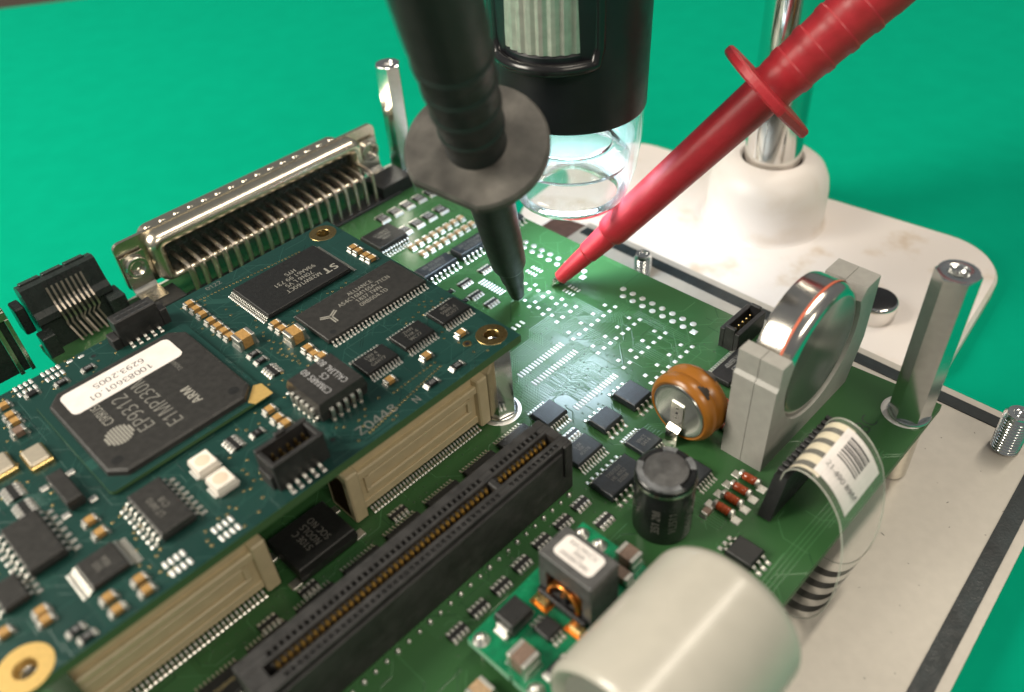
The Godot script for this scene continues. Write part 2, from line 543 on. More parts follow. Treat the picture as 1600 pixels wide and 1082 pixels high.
func board_material(key: String, origin: Vector2, size: Vector2, ppm: float, base: Color, copper: Color, dark: Color, buses: Array, wander: int, rough: float) -> StandardMaterial3D:
	var w := int(size.x * ppm)
	var hgt := int(size.y * ppm)
	var im := Image.create(w, hgt, false, Image.FORMAT_RGB8)
	var hm := Image.create(w, hgt, false, Image.FORMAT_L8)
	im.fill(base)
	hm.fill(Color(0.3, 0.3, 0.3))
	var r := RandomNumberGenerator.new()
	r.seed = 41 + key.length()
	# copper fills: slightly paler areas with straight edges
	for i in 26:
		var p := Vector2i(r.randi_range(0, w), r.randi_range(0, hgt))
		var s := Vector2i(r.randi_range(60, 260), r.randi_range(60, 260))
		im.fill_rect(Rect2i(p, s), base.lerp(copper, r.randf_range(0.15, 0.4)))
		hm.fill_rect(Rect2i(p, s), Color(0.5, 0.5, 0.5))
	var hi := Color(0.8, 0.8, 0.8)
	# single wandering traces with 45 degree bends
	for i in wander:
		var p := Vector2(r.randf() * w, r.randf() * hgt)
		var dirs := r.randi_range(0, 7)
		for k in r.randi_range(2, 5):
			var l := r.randf_range(1.0, 7.0) * ppm
			var q := p + Vector2.from_angle(dirs * PI / 4).round() * l * (0.7 if dirs % 2 else 1.0)
			paint_line(im, hm, p, q, maxi(2, int(0.16 * ppm)), copper if r.randf() < 0.75 else dark, hi)
			p = q
			dirs = posmod(dirs + (1 if r.randf() < 0.5 else -1), 8)
	# buses: [start, count, step between, [moves in mm]]
	for b in buses:
		for k in int(b[1]):
			var p: Vector2 = (b[0] + b[2] * k - origin) * ppm
			for mv in b[3]:
				var v: Vector2 = mv
				var q := p + v * ppm
				paint_line(im, hm, p, q, maxi(2, int(0.17 * ppm)), copper, hi)
				p = q
	var m := StandardMaterial3D.new()
	m.resource_name = key
	m.albedo_texture = ImageTexture.create_from_image(im)
	m.roughness = rough
	m.metallic_specular = 0.45
	m.heightmap_enabled = true
	m.heightmap_texture = ImageTexture.create_from_image(hm)
	m.heightmap_scale = 0.006
	m.roughness_texture = noise_tex("mask sheen", 0.03, 0.75, 1.0, 5)
	m.texture_repeat = false
	M[key] = m
	return m

# ------------------------------------------------------------------ small soldered parts
# a gull-wing lead: foot out along +x from the body edge at x = 0, shoulder height hs
func gull(hs: float, reach: float, w: float, th := 0.15) -> G:
	var g := G.new()
	g.strip(M.tin, [Vector3(-0.1, hs, 0), Vector3(reach * 0.22, hs, 0), Vector3(reach * 0.36, hs * 0.86, 0), Vector3(reach * 0.52, hs * 0.22 + th * 0.5, 0), Vector3(reach * 0.66, th * 0.75, 0), Vector3(reach, th * 0.55, 0)], Vector3(0, 0, 1), w, th)
	g.loft(M.solder, [g.ring(reach * 0.5, reach + 0.34, -w * 0.68, w * 0.68, 0.0), g.ring(reach * 0.6, reach + 0.14, -w * 0.56, w * 0.56, th * 0.95)])
	return g

# a row of leads beside a body: side +1 towards +z, -1 towards -z (or x when ends is set)
func lead_row(o: Node, n: int, pitch: float, edge: float, side: int, ends: bool, hs: float, reach: float, w: float, single: bool, skip := 0) -> void:
	var turn := (0.0 if side > 0 else PI) if ends else (-PI / 2 if side > 0 else PI / 2)
	var key := "gull%.2f %.2f %.2f" % [hs, reach, w]
	var joined := G.new()
	for k in n:
		if k < skip: continue
		var s := (k - (n - 1) / 2.0) * pitch
		var at := Vector3(edge * side, 0, s) if ends else Vector3(s, 0, edge * side)
		if single:
			part(o, "lead", shared(key, gull.bind(hs, reach, w)), at, "", turn)
		else:
			var h := gull(hs, reach, w)
			var tr := Transform3D(Basis(Vector3.UP, turn), at)
			for m in h.surf:
				if not joined.surf.has(m): joined.surf[m] = [PackedVector3Array(), PackedVector3Array(), PackedVector2Array()]
				for i in h.surf[m][0].size():
					joined.surf[m][0].append((tr * (h.surf[m][0][i] * 1000.0)) * MM)
					joined.surf[m][1].append(tr.basis * h.surf[m][1][i])
					joined.surf[m][2].append(h.surf[m][2][i])
	if not single:
		var jm: Mesh = joined.mesh()
		stuff(part(o, "lead_row", jm))

# chip: centre, body size along x and z, height, leads [n, pitch, width, reach, on the x ends?, singly?], marking lines
func chip(board: Node, called: String, c: Vector3, lx: float, lz: float, h: float, leads: Array, label: String, m: Material, lines := [], along := Vector3.RIGHT, size := 0.8, mm: Material = null, dot := true) -> MeshInstance3D:
	var g := G.new()
	g.pack(m, lx, lz, 0.12, h, minf(0.22, h * 0.14))
	var o := part(board, called, g, c, label)
	for s in [-1, 1]:
		lead_row(o, leads[0], leads[1], (lx if leads[4] else lz) / 2, s, leads[4], h * 0.5, leads[3], leads[2], leads[5])
	if dot:
		var d := G.new()
		d.t = Transform3D(Basis(), Vector3(-lx * 0.5 + lx * 0.09, h, lz * 0.5 - lz * 0.13) if not leads[4] else Vector3(lx * 0.4, h, lz * 0.36))
		d.lathe(M.black_plastic, [Vector2(minf(lx, lz) * 0.055, 0.008), Vector2(0.0, 0.004)], 14)
		part(o, "pin_one_mark", d)
	chip_words(o, lines, h, along, size, mm if mm else M.mark)
	return o

func chip_words(o: Node, lines: Array, h: float, along: Vector3, size: float, mm: Material, off := Vector3.ZERO, squeeze := 1.0) -> void:
	var up := Vector3.UP.cross(along)
	for k in lines.size():
		if lines[k] == "": continue
		var p := off + Vector3(0, h + 0.012, 0) + up * ((lines.size() - 1) / 2.0 - k) * size * 1.45
		words_on(o, lines[k], p, along, size, mm, Vector3.UP, squeeze)

# ceramic capacitor lying along x
func cap_shape(l: float, w: float, h: float, m: Material) -> G:
	var g := G.new()
	var e := l * 0.22
	g.box(m, -l / 2 + e, l / 2 - e, 0.06, h - 0.02, -w / 2 + 0.02, w / 2 - 0.02)
	for s in [-1.0, 1.0]:
		var a: float = s * l / 2
		var b: float = s * (l / 2 - e)
		g.box(M.tin, minf(a, b), maxf(a, b), 0.05, h, -w / 2, w / 2, minf(0.1, h * 0.12))
		var q: float = a + s * 0.28
		g.loft(M.solder, [g.ring(minf(a - s * 0.1, q), maxf(a - s * 0.1, q), -w * 0.55, w * 0.55, 0.0), g.ring(minf(a - s * 0.1, a + s * 0.04), maxf(a - s * 0.1, a + s * 0.04), -w * 0.45, w * 0.45, h * 0.38)])
	return g

func cap(board: Node, at: Vector3, l: float, w: float, h: float, m: Material, turned := false, label := "") -> void:
	part(board, "ceramic_capacitor", shared("cap%s %.2f %.2f %.2f" % [m.resource_name, l, w, h], cap_shape.bind(l, w, h, m)), at, label, PI / 2 if turned else 0.0)

func res_shape(l: float, w: float, h: float) -> G:
	var g := G.new()
	var e := l * 0.15
	g.box(M.epoxy, -l / 2 + e, l / 2 - e, 0.08, h, -w / 2 + 0.04, w / 2 - 0.04)
	for s in [-1.0, 1.0]:
		var a: float = s * l / 2
		var b: float = s * (l / 2 - e)
		g.box(M.solder, minf(a, b), maxf(a, b), 0.03, h * 0.97, -w / 2, w / 2, 0.05)
		var q: float = a + s * 0.32
		g.loft(M.solder, [g.ring(minf(a, q), maxf(a, q), -w * 0.53, w * 0.53, 0.0), g.ring(minf(a, a + s * 0.08), maxf(a, a + s * 0.08), -w * 0.45, w * 0.45, h * 0.6)])
	return g

func res(board: Node, at: Vector3, l: float, w: float, h: float, text: String, turned := false, along := Vector3.RIGHT) -> void:
	var o := part(board, "chip_resistor", shared("res%.2f %.2f" % [l, w], res_shape.bind(l, w, h)), at, "", PI / 2 if turned else 0.0)
	if text:
		var a := Basis(Vector3.UP, -PI / 2 if turned else 0.0) * along
		words_on(o, text, Vector3(0, h + 0.012, 0), a, w * 0.5, M.mark_white, Vector3.UP, 0.8)

# resistor network: dark body, four metal ends on each long side
func net_shape(l: float, w: float) -> G:
	var g := G.new()
	g.box(M.epoxy, -l / 2, l / 2, 0.05, 0.45, -w * 0.30, w * 0.30)
	for s in [-1.0, 1.0]:
		for k in 4:
			var x := (k - 1.5) * l / 4.0
			var a: float = s * w * 0.22
			var b: float = s * w * 0.5
			g.box(M.solder, x - l * 0.085, x + l * 0.085, 0.02, 0.50, minf(a, b), maxf(a, b), 0.04)
			var q: float = b + s * 0.45
			g.loft(M.solder, [g.ring(x - l * 0.09, x + l * 0.09, minf(b, q), maxf(b, q), 0.0), g.ring(x - l * 0.075, x + l * 0.075, minf(b, b + s * 0.2), maxf(b, b + s * 0.2), 0.24)])
	return g

func net(board: Node, at: Vector3, l := 3.2, w := 1.7, turned := false) -> void:
	part(board, "resistor_network", shared("net%.2f%.2f" % [l, w], net_shape.bind(l, w)), at, "", PI / 2 if turned else 0.0)

func pad_shape(l: float, w: float, r: float, m: Material) -> G:
	var g := G.new()
	var h := 0.03
	g.loft(m, [_up(rounded(-l / 2, l / 2, -w / 2, w / 2, r, 3), 0.0), _up(rounded(-l / 2, l / 2, -w / 2, w / 2, r, 3), h), _up(rounded(-l / 2 + 0.12, l / 2 - 0.12, -w / 2 + 0.12, w / 2 - 0.12, maxf(r - 0.1, 0.02), 3), h + 0.07)])
	return g

func _up(p: PackedVector2Array, y: float) -> Array:
	var out := []
	for q in p: out.append(Vector3(q.x, y, q.y))
	return out

func pad(board: Node, x: float, y: float, z: float, l: float, w: float, r := 0.06, m: Material = null) -> void:
	m = m if m else M.pad
	part(board, "solder_pad", shared("pad%s%.2f %.2f %.2f" % [m.resource_name, l, w, r], pad_shape.bind(l, w, r, m)), Vector3(x, y, z))

# plated holes strewn or in rows, too small to pick apart: one part of the board
func vias(board: Node, spots: Array, y: float, r: float, m: Material, hole: Material) -> void:
	var g := G.new()
	for p in spots:
		g.t = Transform3D(Basis(), Vector3(p.x, y, p.y))
		g.lathe(m, [Vector2(r, 0.0), Vector2(r * 0.85, 0.025), Vector2(r * 0.42, 0.03)], 8)
		g.lathe(hole, [Vector2(r * 0.42, 0.03), Vector2(0.0, 0.004)], 8)
	stuff(part(board, "plated_via", g))

# strewn points that keep their distance from one another
func strewn(boxes: Array, gap: float, spots: Array) -> Array:
	for q in boxes:
		for k in int(q[4]):
			for attempt in 6:
				var p := Vector2(snappedf(rng.randf_range(q[0], q[1]), 0.3), snappedf(rng.randf_range(q[2], q[3]), 0.3))
				var free := true
				for o in spots:
					if p.distance_squared_to(o) < gap * gap:
						free = false
						break
				if free:
					spots.append(p)
					break
	return spots

func via_row(a: Vector2, b: Vector2, n: int, jitter := 0.0) -> Array:
	var out := []
	for k in n:
		out.append(a.lerp(b, float(k) / maxi(1, n - 1)) + Vector2(rng.randf_range(-jitter, jitter), rng.randf_range(-jitter, jitter)))
	return out

func hex_prof(g: G, m: Material, af: float, y0: float, y1: float, ch := 0.35) -> void:
	var rr := []
	var R := af / sqrt(3.0)
	for e in [[y0, R - ch], [y0 + ch * 0.6, R], [y1 - ch * 0.6, R], [y1, R - ch]]:
		var ring := []
		for k in 6:
			ring.append(Vector3(cos(TAU * k / 6 + 0.25) * e[1], e[0], sin(TAU * k / 6 + 0.25) * e[1]))
		rr.append(ring)
	g.loft(m, rr, false)
	# turned end faces with a threaded hole in the top
	g.lathe(m, [Vector2(R - ch, y1), Vector2(af * 0.36, y1 + 0.12), Vector2(af * 0.30, y1), Vector2(af * 0.25, y1 - 0.3), Vector2(af * 0.27, y1 - 0.6), Vector2(af * 0.24, y1 - 0.9), Vector2(af * 0.26, y1 - 1.2), Vector2(af * 0.24, y1 - 1.5), Vector2(af * 0.24, y1 - 4.0), Vector2(0, y1 - 4.2)], 20, 0.9)
	g.lathe(m, [Vector2(0, y0), Vector2(R - ch, y0)], 12)

func thread_prof(r: float, y0: float, y1: float, pitch: float) -> Array:
	var p := [Vector2(r * 0.85, y0)]
	var y := y0
	while y < y1 - pitch:
		p.append(Vector2(r * 0.84, y + pitch * 0.08))
		p.append(Vector2(r, y + pitch * 0.45))
		p.append(Vector2(r, y + pitch * 0.6))
		y += pitch
	p.append(Vector2(r * 0.84, y + 0.05))
	p.append(Vector2(r * 0.8, y1))
	p.append(Vector2(r * 0.45, y1 + 0.02))
	p.append(Vector2(r * 0.38, y1 - 0.25))
	p.append(Vector2(0, y1 - 0.3))
	return p

# ------------------------------------------------------------------ the processor module, a smaller board plugged in on top
func processor_module() -> void:
	var b := thing("processor_module", "dark green processor board stacked on the larger board, carrying the white labelled chip", "circuit board", Vector3(0, 18.2, 0))
	var x0 := -66.0
	var x1 := 23.2
	var z0 := -21.9
	var z1 := 33.0
	var buses := [[Vector2(9, -14), 6, Vector2(0.0, 0.45), [Vector2(6, 0), Vector2(2, 2), Vector2(0, 4)]], [Vector2(-8, -20), 5, Vector2(0.4, 0.0), [Vector2(0, 3), Vector2(3, 3), Vector2(9, 0)]],
		[Vector2(2, 27), 6, Vector2(0.0, 0.42), [Vector2(6, 0), Vector2(2, 2), Vector2(9, 0)]], [Vector2(-14, 26), 5, Vector2(0.4, 0), [Vector2(0, 4), Vector2(3, 2.5), Vector2(6, 0)]], [Vector2(-60, 0), 7, Vector2(0, 0.45), [Vector2(8, 0), Vector2(4, 4), Vector2(5, 0)]]]
	board_material("module_mask", Vector2(x0, z0), Vector2(x1 - x0, z1 - z0), 18.0, lin(0.008, 0.040, 0.034), lin(0.017, 0.072, 0.058), lin(0.005, 0.026, 0.023), buses, 260, 0.42)
	var g := G.new()
	g.uo = Vector2(x0, z0)
	g.us = Vector2(1.0 / (x1 - x0), 1.0 / (z1 - z0))
	var poly := PackedVector2Array([Vector2(x0, z0)])
	var holes := [[19.95, -18.87, 1.35], [20.0, 29.17, 1.35], [-60.6, 29.9, 1.5]]
	var e := 0.002
	poly.append(Vector2(holes[0][0] - e, z0))
	for k in 19: poly.append(Vector2(holes[0][0], holes[0][1]) + Vector2.from_angle(-PI / 2 - (0.002 + k * (TAU - 0.004) / 18)) * holes[0][2])
	poly.append(Vector2(holes[0][0] + e, z0)); poly.append(Vector2(x1, z0)); poly.append(Vector2(x1, z1))
	for h in [holes[1], holes[2]]:
		poly.append(Vector2(h[0] + e, z1))
		for k in 19: poly.append(Vector2(h[0], h[1]) + Vector2.from_angle(PI / 2 - (0.002 + k * (TAU - 0.004) / 18)) * h[2])
		poly.append(Vector2(h[0] - e, z1))
	poly.append(Vector2(x0, z1))
	g.prism(M.module_mask, poly, -1.6, 0.0, M.mask_edge)
	part(b, "board", g)
	for h in holes:
		var r := G.new()
		var big: bool = h[0] < 0
		var ro: float = 3.5 if big else 2.75
		var m: Material = M.ring_gold if big else M.old_gold
		r.lathe(m, [Vector2(ro, 0), Vector2(ro - 0.06, 0.05), Vector2(h[2] + 0.05, 0.05), Vector2(h[2] - 0.06, -0.05), Vector2(h[2] - 0.06, -1.62)], 40)
		part(b, "mounting_hole_ring", r, Vector3(h[0], 0, h[1]), "bright gold ring round the mounting hole" if big else "tarnished gold ring round the mounting hole")
	# processor in its square package
	var bg := G.new()
	bg.prism(M.module_mask, rounded(-13.5, 13.5, -13.5, 13.5, 0.8, 2), 0.35, 0.95, M.mask_edge)
	for x in 19:
		for z in [-12.6, 12.6]:
			bg.disc(M.solder, Vector3(-12.6 + x * 1.4, 0.02, z), 0.33, 6, 0.34)
	var bga := part(b, "processor_chip", bg, Vector3(-27.3, 0, -0.4), "large square grey processor chip with a white label")
	var cap_g := G.new()
	var oct := func(a: float, c: float) -> PackedVector2Array:
		return PackedVector2Array([Vector2(-a + c, -a), Vector2(a - c, -a), Vector2(a, -a + c), Vector2(a, a - c), Vector2(a - c, a), Vector2(-a + c, a), Vector2(-a, a - c), Vector2(-a, -a + c)])
	cap_g.loft(M.epoxy_grey, [_up(oct.call(12.25, 2.2), 0.95), _up(oct.call(12.1, 2.15), 1.7), _up(oct.call(11.75, 2.1), 1.95)])
	part(bga, "moulded_cap", cap_g)
	var corner := G.new()
	corner.t = Transform3D(Basis(Vector3.UP, 0.0), Vector3.ZERO)
	corner.prism(M.ring_gold, PackedVector2Array([Vector2(10.0, 12.7), Vector2(12.7, 10.0), Vector2(13.9, 10.6), Vector2(13.9, 13.9), Vector2(10.6, 13.9)]), 0.955, 1.01)
	part(bga, "gold_corner", corner)
	var dent := G.new()
	for p in [[-10.0, 9.2], [9.6, 9.6]]:
		dent.t = Transform3D(Basis(), Vector3(p[0], 1.953, p[1]))
		dent.lathe(M.epoxy, [Vector2(0.9, 0.0), Vector2(0.0, 0.004)], 20)
	part(bga, "pin_one_mark", dent)
	var lab := G.new()
	lab.prism(M.paper, rounded(-9.6, 9.6, -3.05, 3.05, 1.1, 6), 1.952, 2.03)
	part(bga, "label", lab, Vector3(-0.7, 0, -7.6), "white rounded paper label printed 10083601.01 6293.2005")
	words_on(bga, "6293.2005", Vector3(-0.9, 2.04, -8.55), Vector3.LEFT, 1.25, M.print_ink, Vector3.UP, 1.12)
	words_on(bga, "10083601.01", Vector3(-1.6, 2.04, -6.3), Vector3.LEFT, 1.25, M.print_ink, Vector3.UP, 1.12)
	var globe := G.new()
	for k in 9:
		var zz := -1.92 + k * 0.48
		var half := sqrt(maxf(0.0, 4.6 - zz * zz))
		globe.loft(M.mark, [_up(rounded(-half, half, zz - 0.17, zz + 0.17, 0.05, 1), 1.955), _up(rounded(-half, half, zz - 0.17, zz + 0.17, 0.05, 1), 1.962)])
	part(bga, "globe_logo", globe, Vector3(-7.4, 0, 4.6), "", PI / 2)
	words_on(bga, "CIRRUS", Vector3(-7.2, 1.965, -1.5), Vector3(0, 0, -1), 1.5, M.mark, Vector3.UP, 0.85)
	words_on(bga, "EP9312", Vector3(-3.6, 1.965, 1.6), Vector3(0, 0, -1), 2.5, M.mark_dim, Vector3.UP, 0.95)
	words_on(bga, "E1MP230M", Vector3(0.0, 1.965, 1.8), Vector3(0, 0, -1), 2.4, M.mark_dim, Vector3.UP, 0.9)
	words_on(bga, "ARM", Vector3(4.6, 1.965, 5.2), Vector3(0, 0, -1), 1.6, M.mark, Vector3.UP, 1.0, true)
	words_on(bga, "TAIWAN", Vector3(6.6, 1.965, -3.4), Vector3(0, 0, -1), 0.8, M.mark_dim)
	# memory chips
	var fl := chip(b, "flash_memory_chip", Vector3(6.3, 0, -9.6), 18.4, 12.0, 1.15, [24, 0.5, 0.22, 0.85, true, false], "long black flash chip with fine leads on its short ends", M.epoxy)
	chip_words(fl, ["M28W160CT", "70N6 L VS", "99AA61 99 731", "HYS"], 1.15, Vector3.LEFT, 1.05, M.mark, Vector3(0.8, 0, 0.6), 0.95)
	words_on(fl, "ST", Vector3(6.6, 1.165, 3.1), Vector3.LEFT, 1.9, M.mark, Vector3.UP, 1.1, true)
	var dr := chip(b, "memory_chip", Vector3(11.1, 0, 5.1), 22.22, 10.16, 1.15, [27, 0.8, 0.34, 0.82, false, true], "long black memory chip with a row of bright leads along each long side", M.epoxy_grey)
	chip_words(dr, ["ALLIANCE", "AS4C16M16SA-7TCN", "1837 TWN", "0RB004.1D"], 1.15, Vector3.RIGHT, 0.95, M.mark, Vector3(1.6, 0, -0.4), 0.98)
	var y := G.new()
	for a in [0.0, TAU / 3, TAU * 2 / 3]:
		for s in [-0.22, 0.22]:
			y.t = Transform3D(Basis(Vector3.UP, a + 0.5), Vector3.ZERO)
			y.box(M.mark, 0.15, 1.9, 1.152, 1.16, s - 0.14, s + 0.14)
	part(dr, "maker_logo", y, Vector3(-6.9, 0, 0.2))
	for k in 3:
		var cx: float = [19.0, 10.6, 2.5][k]
		chip(b, "logic_chip", Vector3(cx, 0, 19.6), 6.5, 4.4, 1.05, [10, 0.65, 0.28, 0.95, false, false], ["small black logic chip nearest the module's corner hole", "small black logic chip in the middle of its row of three", "small black logic chip beside the square socketed chip"][k], M.epoxy, [["WCT", "59WK 4", "4CH77"], ["ZHW", "7HK 4", "WC77"], ["LVH 4", "WC X", "G4H77"]][k], Vector3.RIGHT, 0.72, M.mark_dim)
	# square J-leaded chip
	var pg := G.new()
	pg.loft(M.epoxy_grey, [pg.ring(-4.3, 4.3, -4.3, 4.3, 0.5), pg.ring(-4.55, 4.55, -4.55, 4.55, 2.4), pg.ring(-4.2, 4.2, -4.2, 4.2, 4.0)])
	var pl := part(b, "square_chip", pg, Vector3(-7.4, 0, 20.2), "thick square black chip with folded-under leads on four sides")
	var jl := func() -> G:
		var q := G.new()
		q.strip(M.tin, smooth_path([Vector3(-0.05, 2.5, 0), Vector3(0.35, 2.45, 0), Vector3(0.48, 1.9, 0), Vector3(0.42, 0.7, 0), Vector3(0.2, 0.15, 0), Vector3(-0.3, 0.25, 0)], 2), Vector3(0, 0, 1), 0.62, 0.2)
		q.disc(M.solder, Vector3(0.28, 0, 0), 0.42, 8, 0.2)
		return q
	for s in 4:
		for k in 5:
			var tr := Transform3D(Basis(Vector3.UP, s * PI / 2), Vector3.ZERO) * Vector3(4.5, 0, (k - 2) * 1.3)
			part(pl, "lead", shared("jlead", jl), tr, "", s * PI / 2)
	chip_words(pl, ["C3MARS 60", "C5", "CALLIAL 80"], 4.0, Vector3(0, 0, -1), 1.1, M.mark_white, Vector3(0.3, 0, -0.5), 0.95)
	# ceramic capacitors
	for z in [-18.7, -16.4, -14.1, -11.3, -9.0, -6.9, -4.9]: cap(b, Vector3(-10.1, 0, z), 2.0, 1.25, 0.85, M.ceramic)
	cap(b, Vector3(-9.2, 0, -1.5), 3.2, 2.6, 2.2, M.ceramic)
	cap(b, Vector3(-2.8, 0, 4.4), 3.2, 2.6, 2.2, M.ceramic)
	for p in [[-3.0, -1.6], [-3.0, 0.5], [-3.0, 8.2], [-3.2, 10.3], [-2.7, 11.7], [20.4, -9.4], [20.4, -7.7], [20.4, -5.4], [20.5, -3.8], [16.6, 25.3], [8.9, 25.1], [1.1, 25.0], [-15.7, 15.7], [-15.9, 18.2], [-15.7, 20.1], [-44.1, -18.4], [-44.3, -15.3], [-44.3, -13.3], [-45.0, 14.8], [-45.0, 17.9], [-49.0, 28.6], [-49.0, 31.1], [-44.9, 29.1], [-45.0, 31.3], [-55.9, 23.9], [-56.0, 25.6], [-60.4, 23.4], [-59.0, 8.0], [-59.0, 11.0]]:
		cap(b, Vector3(p[0], 0, p[1]), 2.0, 1.25, 0.85, M.ceramic)
	cap(b, Vector3(-44.8, 0, -10.4), 2.2, 1.6, 1.1, M.ceramic_brown)
	for p in [[10.7, 30.6, "222"], [5.3, 30.5, "222"], [-9.9, 2.2, "107"], [-10.0, 4.5, "107"], [-19.7, 18.3, "1"], [-30.6, -16.6, "010"], [-35.2, -16.7, "010"], [-39.7, -17.9, ""], [-54.0, 29.8, "10"], [-53.4, 31.7, "10"]]:
		res(b, Vector3(p[0], 0, p[1]), 2.4 if p[2] == "222" else 2.0, 1.2, 0.5, p[2])
	net(b, Vector3(-10.1, 0, 8.1), 3.0, 1.9, true); net(b, Vector3(-23.3, 0, 17.4), 3.0, 1.9, true); net(b, Vector3(-50.4, 0, 1.0), 3.4, 2.2, true); net(b, Vector3(-50.4, 0, 5.4), 3.4, 2.2, true)
	# boxed pin header
	var hb := part(b, "pin_header", header_shape(), Vector3(-19.4, 0, 28.1), "black boxed pin header with ten gold pins near the module's edge")
	var hp := func() -> G:
		var q := G.new()
		q.loft(M.gold, [q.ring(-0.2, 0.2, -0.2, 0.2, 1.0), q.ring(-0.2, 0.2, -0.2, 0.2, 3.9), q.ring(-0.08, 0.08, -0.08, 0.08, 4.3)])
		return q
	for k in 5:
		for s in [-0.64, 0.64]:
			part(hb, "pin", shared("hpin", hp), Vector3((k - 2) * 1.3, 0, s))
		for s in [-1, 1]:
			part(hb, "lead", shared("hlead", gull.bind(0.5, 1.5, 0.5, 0.25)), Vector3((k - 2) * 1.33 - 0.5, 0, s * 2.4), "", -PI / 2 * s)
	# socket strip near the far edge
	var sg := G.new()
	sg.box(M.dusty_plastic, -3.9, 3.9, 0.0, 5.2, -1.4, 1.4, 0.15)
	sg.box(M.dusty_plastic, -5.3, -3.9, 0.0, 2.2, -1.4, 1.4, 0.15)
	sg.box(M.dusty_plastic, 3.9, 5.3, 0.0, 3.2, -1.4, 1.4, 0.15)
	var so := part(b, "socket_strip", sg, Vector3(-19.9, 0, -18.6), "tall black socket strip with two rows of holes by the module's edge")
	var hole := func() -> G:
		var q := G.new()
		q.box(M.black_plastic, -0.42, 0.42, 5.19, 5.215, -0.35, 0.35)
		q.box(M.worn_grey, -0.5, 0.5, 5.19, 5.23, 0.36, 0.44)
		return q
	for k in 5:
		for s in [-0.62, 0.62]: part(so, "socket_hole", shared("shole", hole), Vector3((k - 2) * 1.3, 0, s))
		part(so, "lead", shared("slead", gull.bind(0.4, 1.1, 0.5, 0.2)), Vector3((k - 2) * 1.35, 0, 1.4), "", -PI / 2)
	# white indicator lamps
	for k in 2:
		var lg := G.new()
		lg.loft(M.led_body, [lg.ring(-1.6, 1.6, -1.75, 1.75, 0.25), lg.ring(-1.7, 1.7, -1.8, 1.8, 1.0), lg.ring(-1.5, 1.5, -1.6, 1.6, 1.85)])
		lg.disc(M.led_lens, Vector3(0, 1.85, 0), 1.15, 20, 0.03)
		lg.box(M.solder, -2.1, -1.5, 0.0, 0.35, -1.2, 1.2, 0.1)
		lg.box(M.solder, 1.5, 2.1, 0.0, 0.35, -1.2, 1.2, 0.1)
		part(b, "indicator_lamp", lg, Vector3(-28.8, 0, [18.4, 23.4][k]), "white square indicator lamp")
	# chips at the near corner
	chip(b, "driver_chip", Vector3(-37.1, 0, 21.0), 5.3, 10.2, 1.7, [8, 1.27, 0.42, 1.3, true, true], "grey-black driver chip with eight leads on each side beside the white lamps", M.epoxy_grey, ["LT 0410", "C18"], Vector3(0, 0, -1), 0.9, M.mark_dim)
	chip(b, "driver_chip", Vector3(-52.0, 0, 13.0), 5.2, 10.2, 1.7, [7, 1.5, 0.5, 1.4, true, true], "grey-black driver chip below the gold-edged crystal", M.epoxy_grey, ["", ""], Vector3(0, 0, -1), 0.9, M.mark_dim)
	chip(b, "interface_chip", Vector3(-47.2, 0, 23.6), 5.2, 5.4, 1.1, [10, 0.55, 0.3, 1.3, true, false], "small grey chip with very fine leads near the module's gold ring", M.epoxy_grey, ["S53", "R04"], Vector3(0, 0, -1), 0.8, M.mark_dim)
	chip(b, "regulator_chip", Vector3(-57.5, 0, 18.5), 3.4, 5.0, 1.3, [4, 1.27, 0.42, 1.2, true, true], "small grey chip at the module's near end", M.epoxy_grey, [], Vector3.LEFT, 0.8)
	for k in 2:
		var cg := G.new()
		cg.box(M.gold, -1.75, 1.75, 0.05, 0.8, -2.4, 2.4, 0.15)
		cg.box(M.lid, -1.5, 1.5, 0.8, 1.3, -2.1, 2.1, 0.25)
		part(b, "crystal", cg, [Vector3(-45.1, 0, -2.9), Vector3(-49.6, 0, -5.2)][k], "flat metal-lidded crystal with gold sides")
	var ig := G.new()
	ig.pack(M.epoxy_grey, 2.6, 7.6, 0.1, 2.1, 0.2)
	for s in [-3.7, 3.7]:
		for x in [-2.0, 2.0]: ig.box(M.solder, x - 0.6, x + 0.6, 0.0, 0.3, s - 0.5, s + 0.5, 0.1)
	part(b, "inductor", ig, Vector3(-44.9, 0, 7.4), "brown-black oblong inductor between four solder pads")
	# empty footprints and test pads
	for c in [[-40.1, 29.3], [-32.6, 29.3], [-39.9, -21.4], [-35.2, -21.4]]:
		for k in 4:
			for s in [0.0, 1.9]: pad(b, c[0] + (k - 1.5) * 0.87, 0, c[1] + s, 0.56, 1.3, 0.2)
	for p in [[-31.9, -21.1], [-30.0, -20.8], [-11.2, 14.4]]: pad(b, p[0], 0, p[1], 1.1, 0.7, 0.3)
	# via rows
	var spots := via_row(Vector2(-11.5, -19.2), Vector2(13.0, -17.2), 34) + via_row(Vector2(-4, 0.0), Vector2(22, -0.1), 30) + via_row(Vector2(-8, 31.2), Vector2(9, 28.4), 26) + via_row(Vector2(0, 27.3), Vector2(9, 27.0), 12) + via_row(Vector2(-6.5, 3.2), Vector2(-5.6, 14.0), 12, 0.5)
	spots = strewn([[-6.5, -5, -2, 12, 8], [12, 22, 13, 16.5, 12], [2, 14, -2.2, -0.6, 8], [-13, -9, 9, 15, 9], [-25, -14, 14, 17, 6], [-26, -22, 18, 32, 12], [-36, -25, 26, 32, 12], [-44, -40, 14, 32, 16], [-52, -45, -22, 8, 18], [-64, -54, -20, 20, 26], [-44, -25, -22, -15, 20], [-12, -4, -19, -4, 16], [14, 22, 20, 32, 16], [-12, 0, 25, 32, 10]], 0.85, spots)
	vias(b, spots, 0.0, 0.25, M.old_gold, M.module_mask)
	var etch := words_on(b, "Z0448", Vector3(-5.6, 0.02, 29.9), Vector3.RIGHT, 1.7, M.mark_dim, Vector3.UP, 1.2)
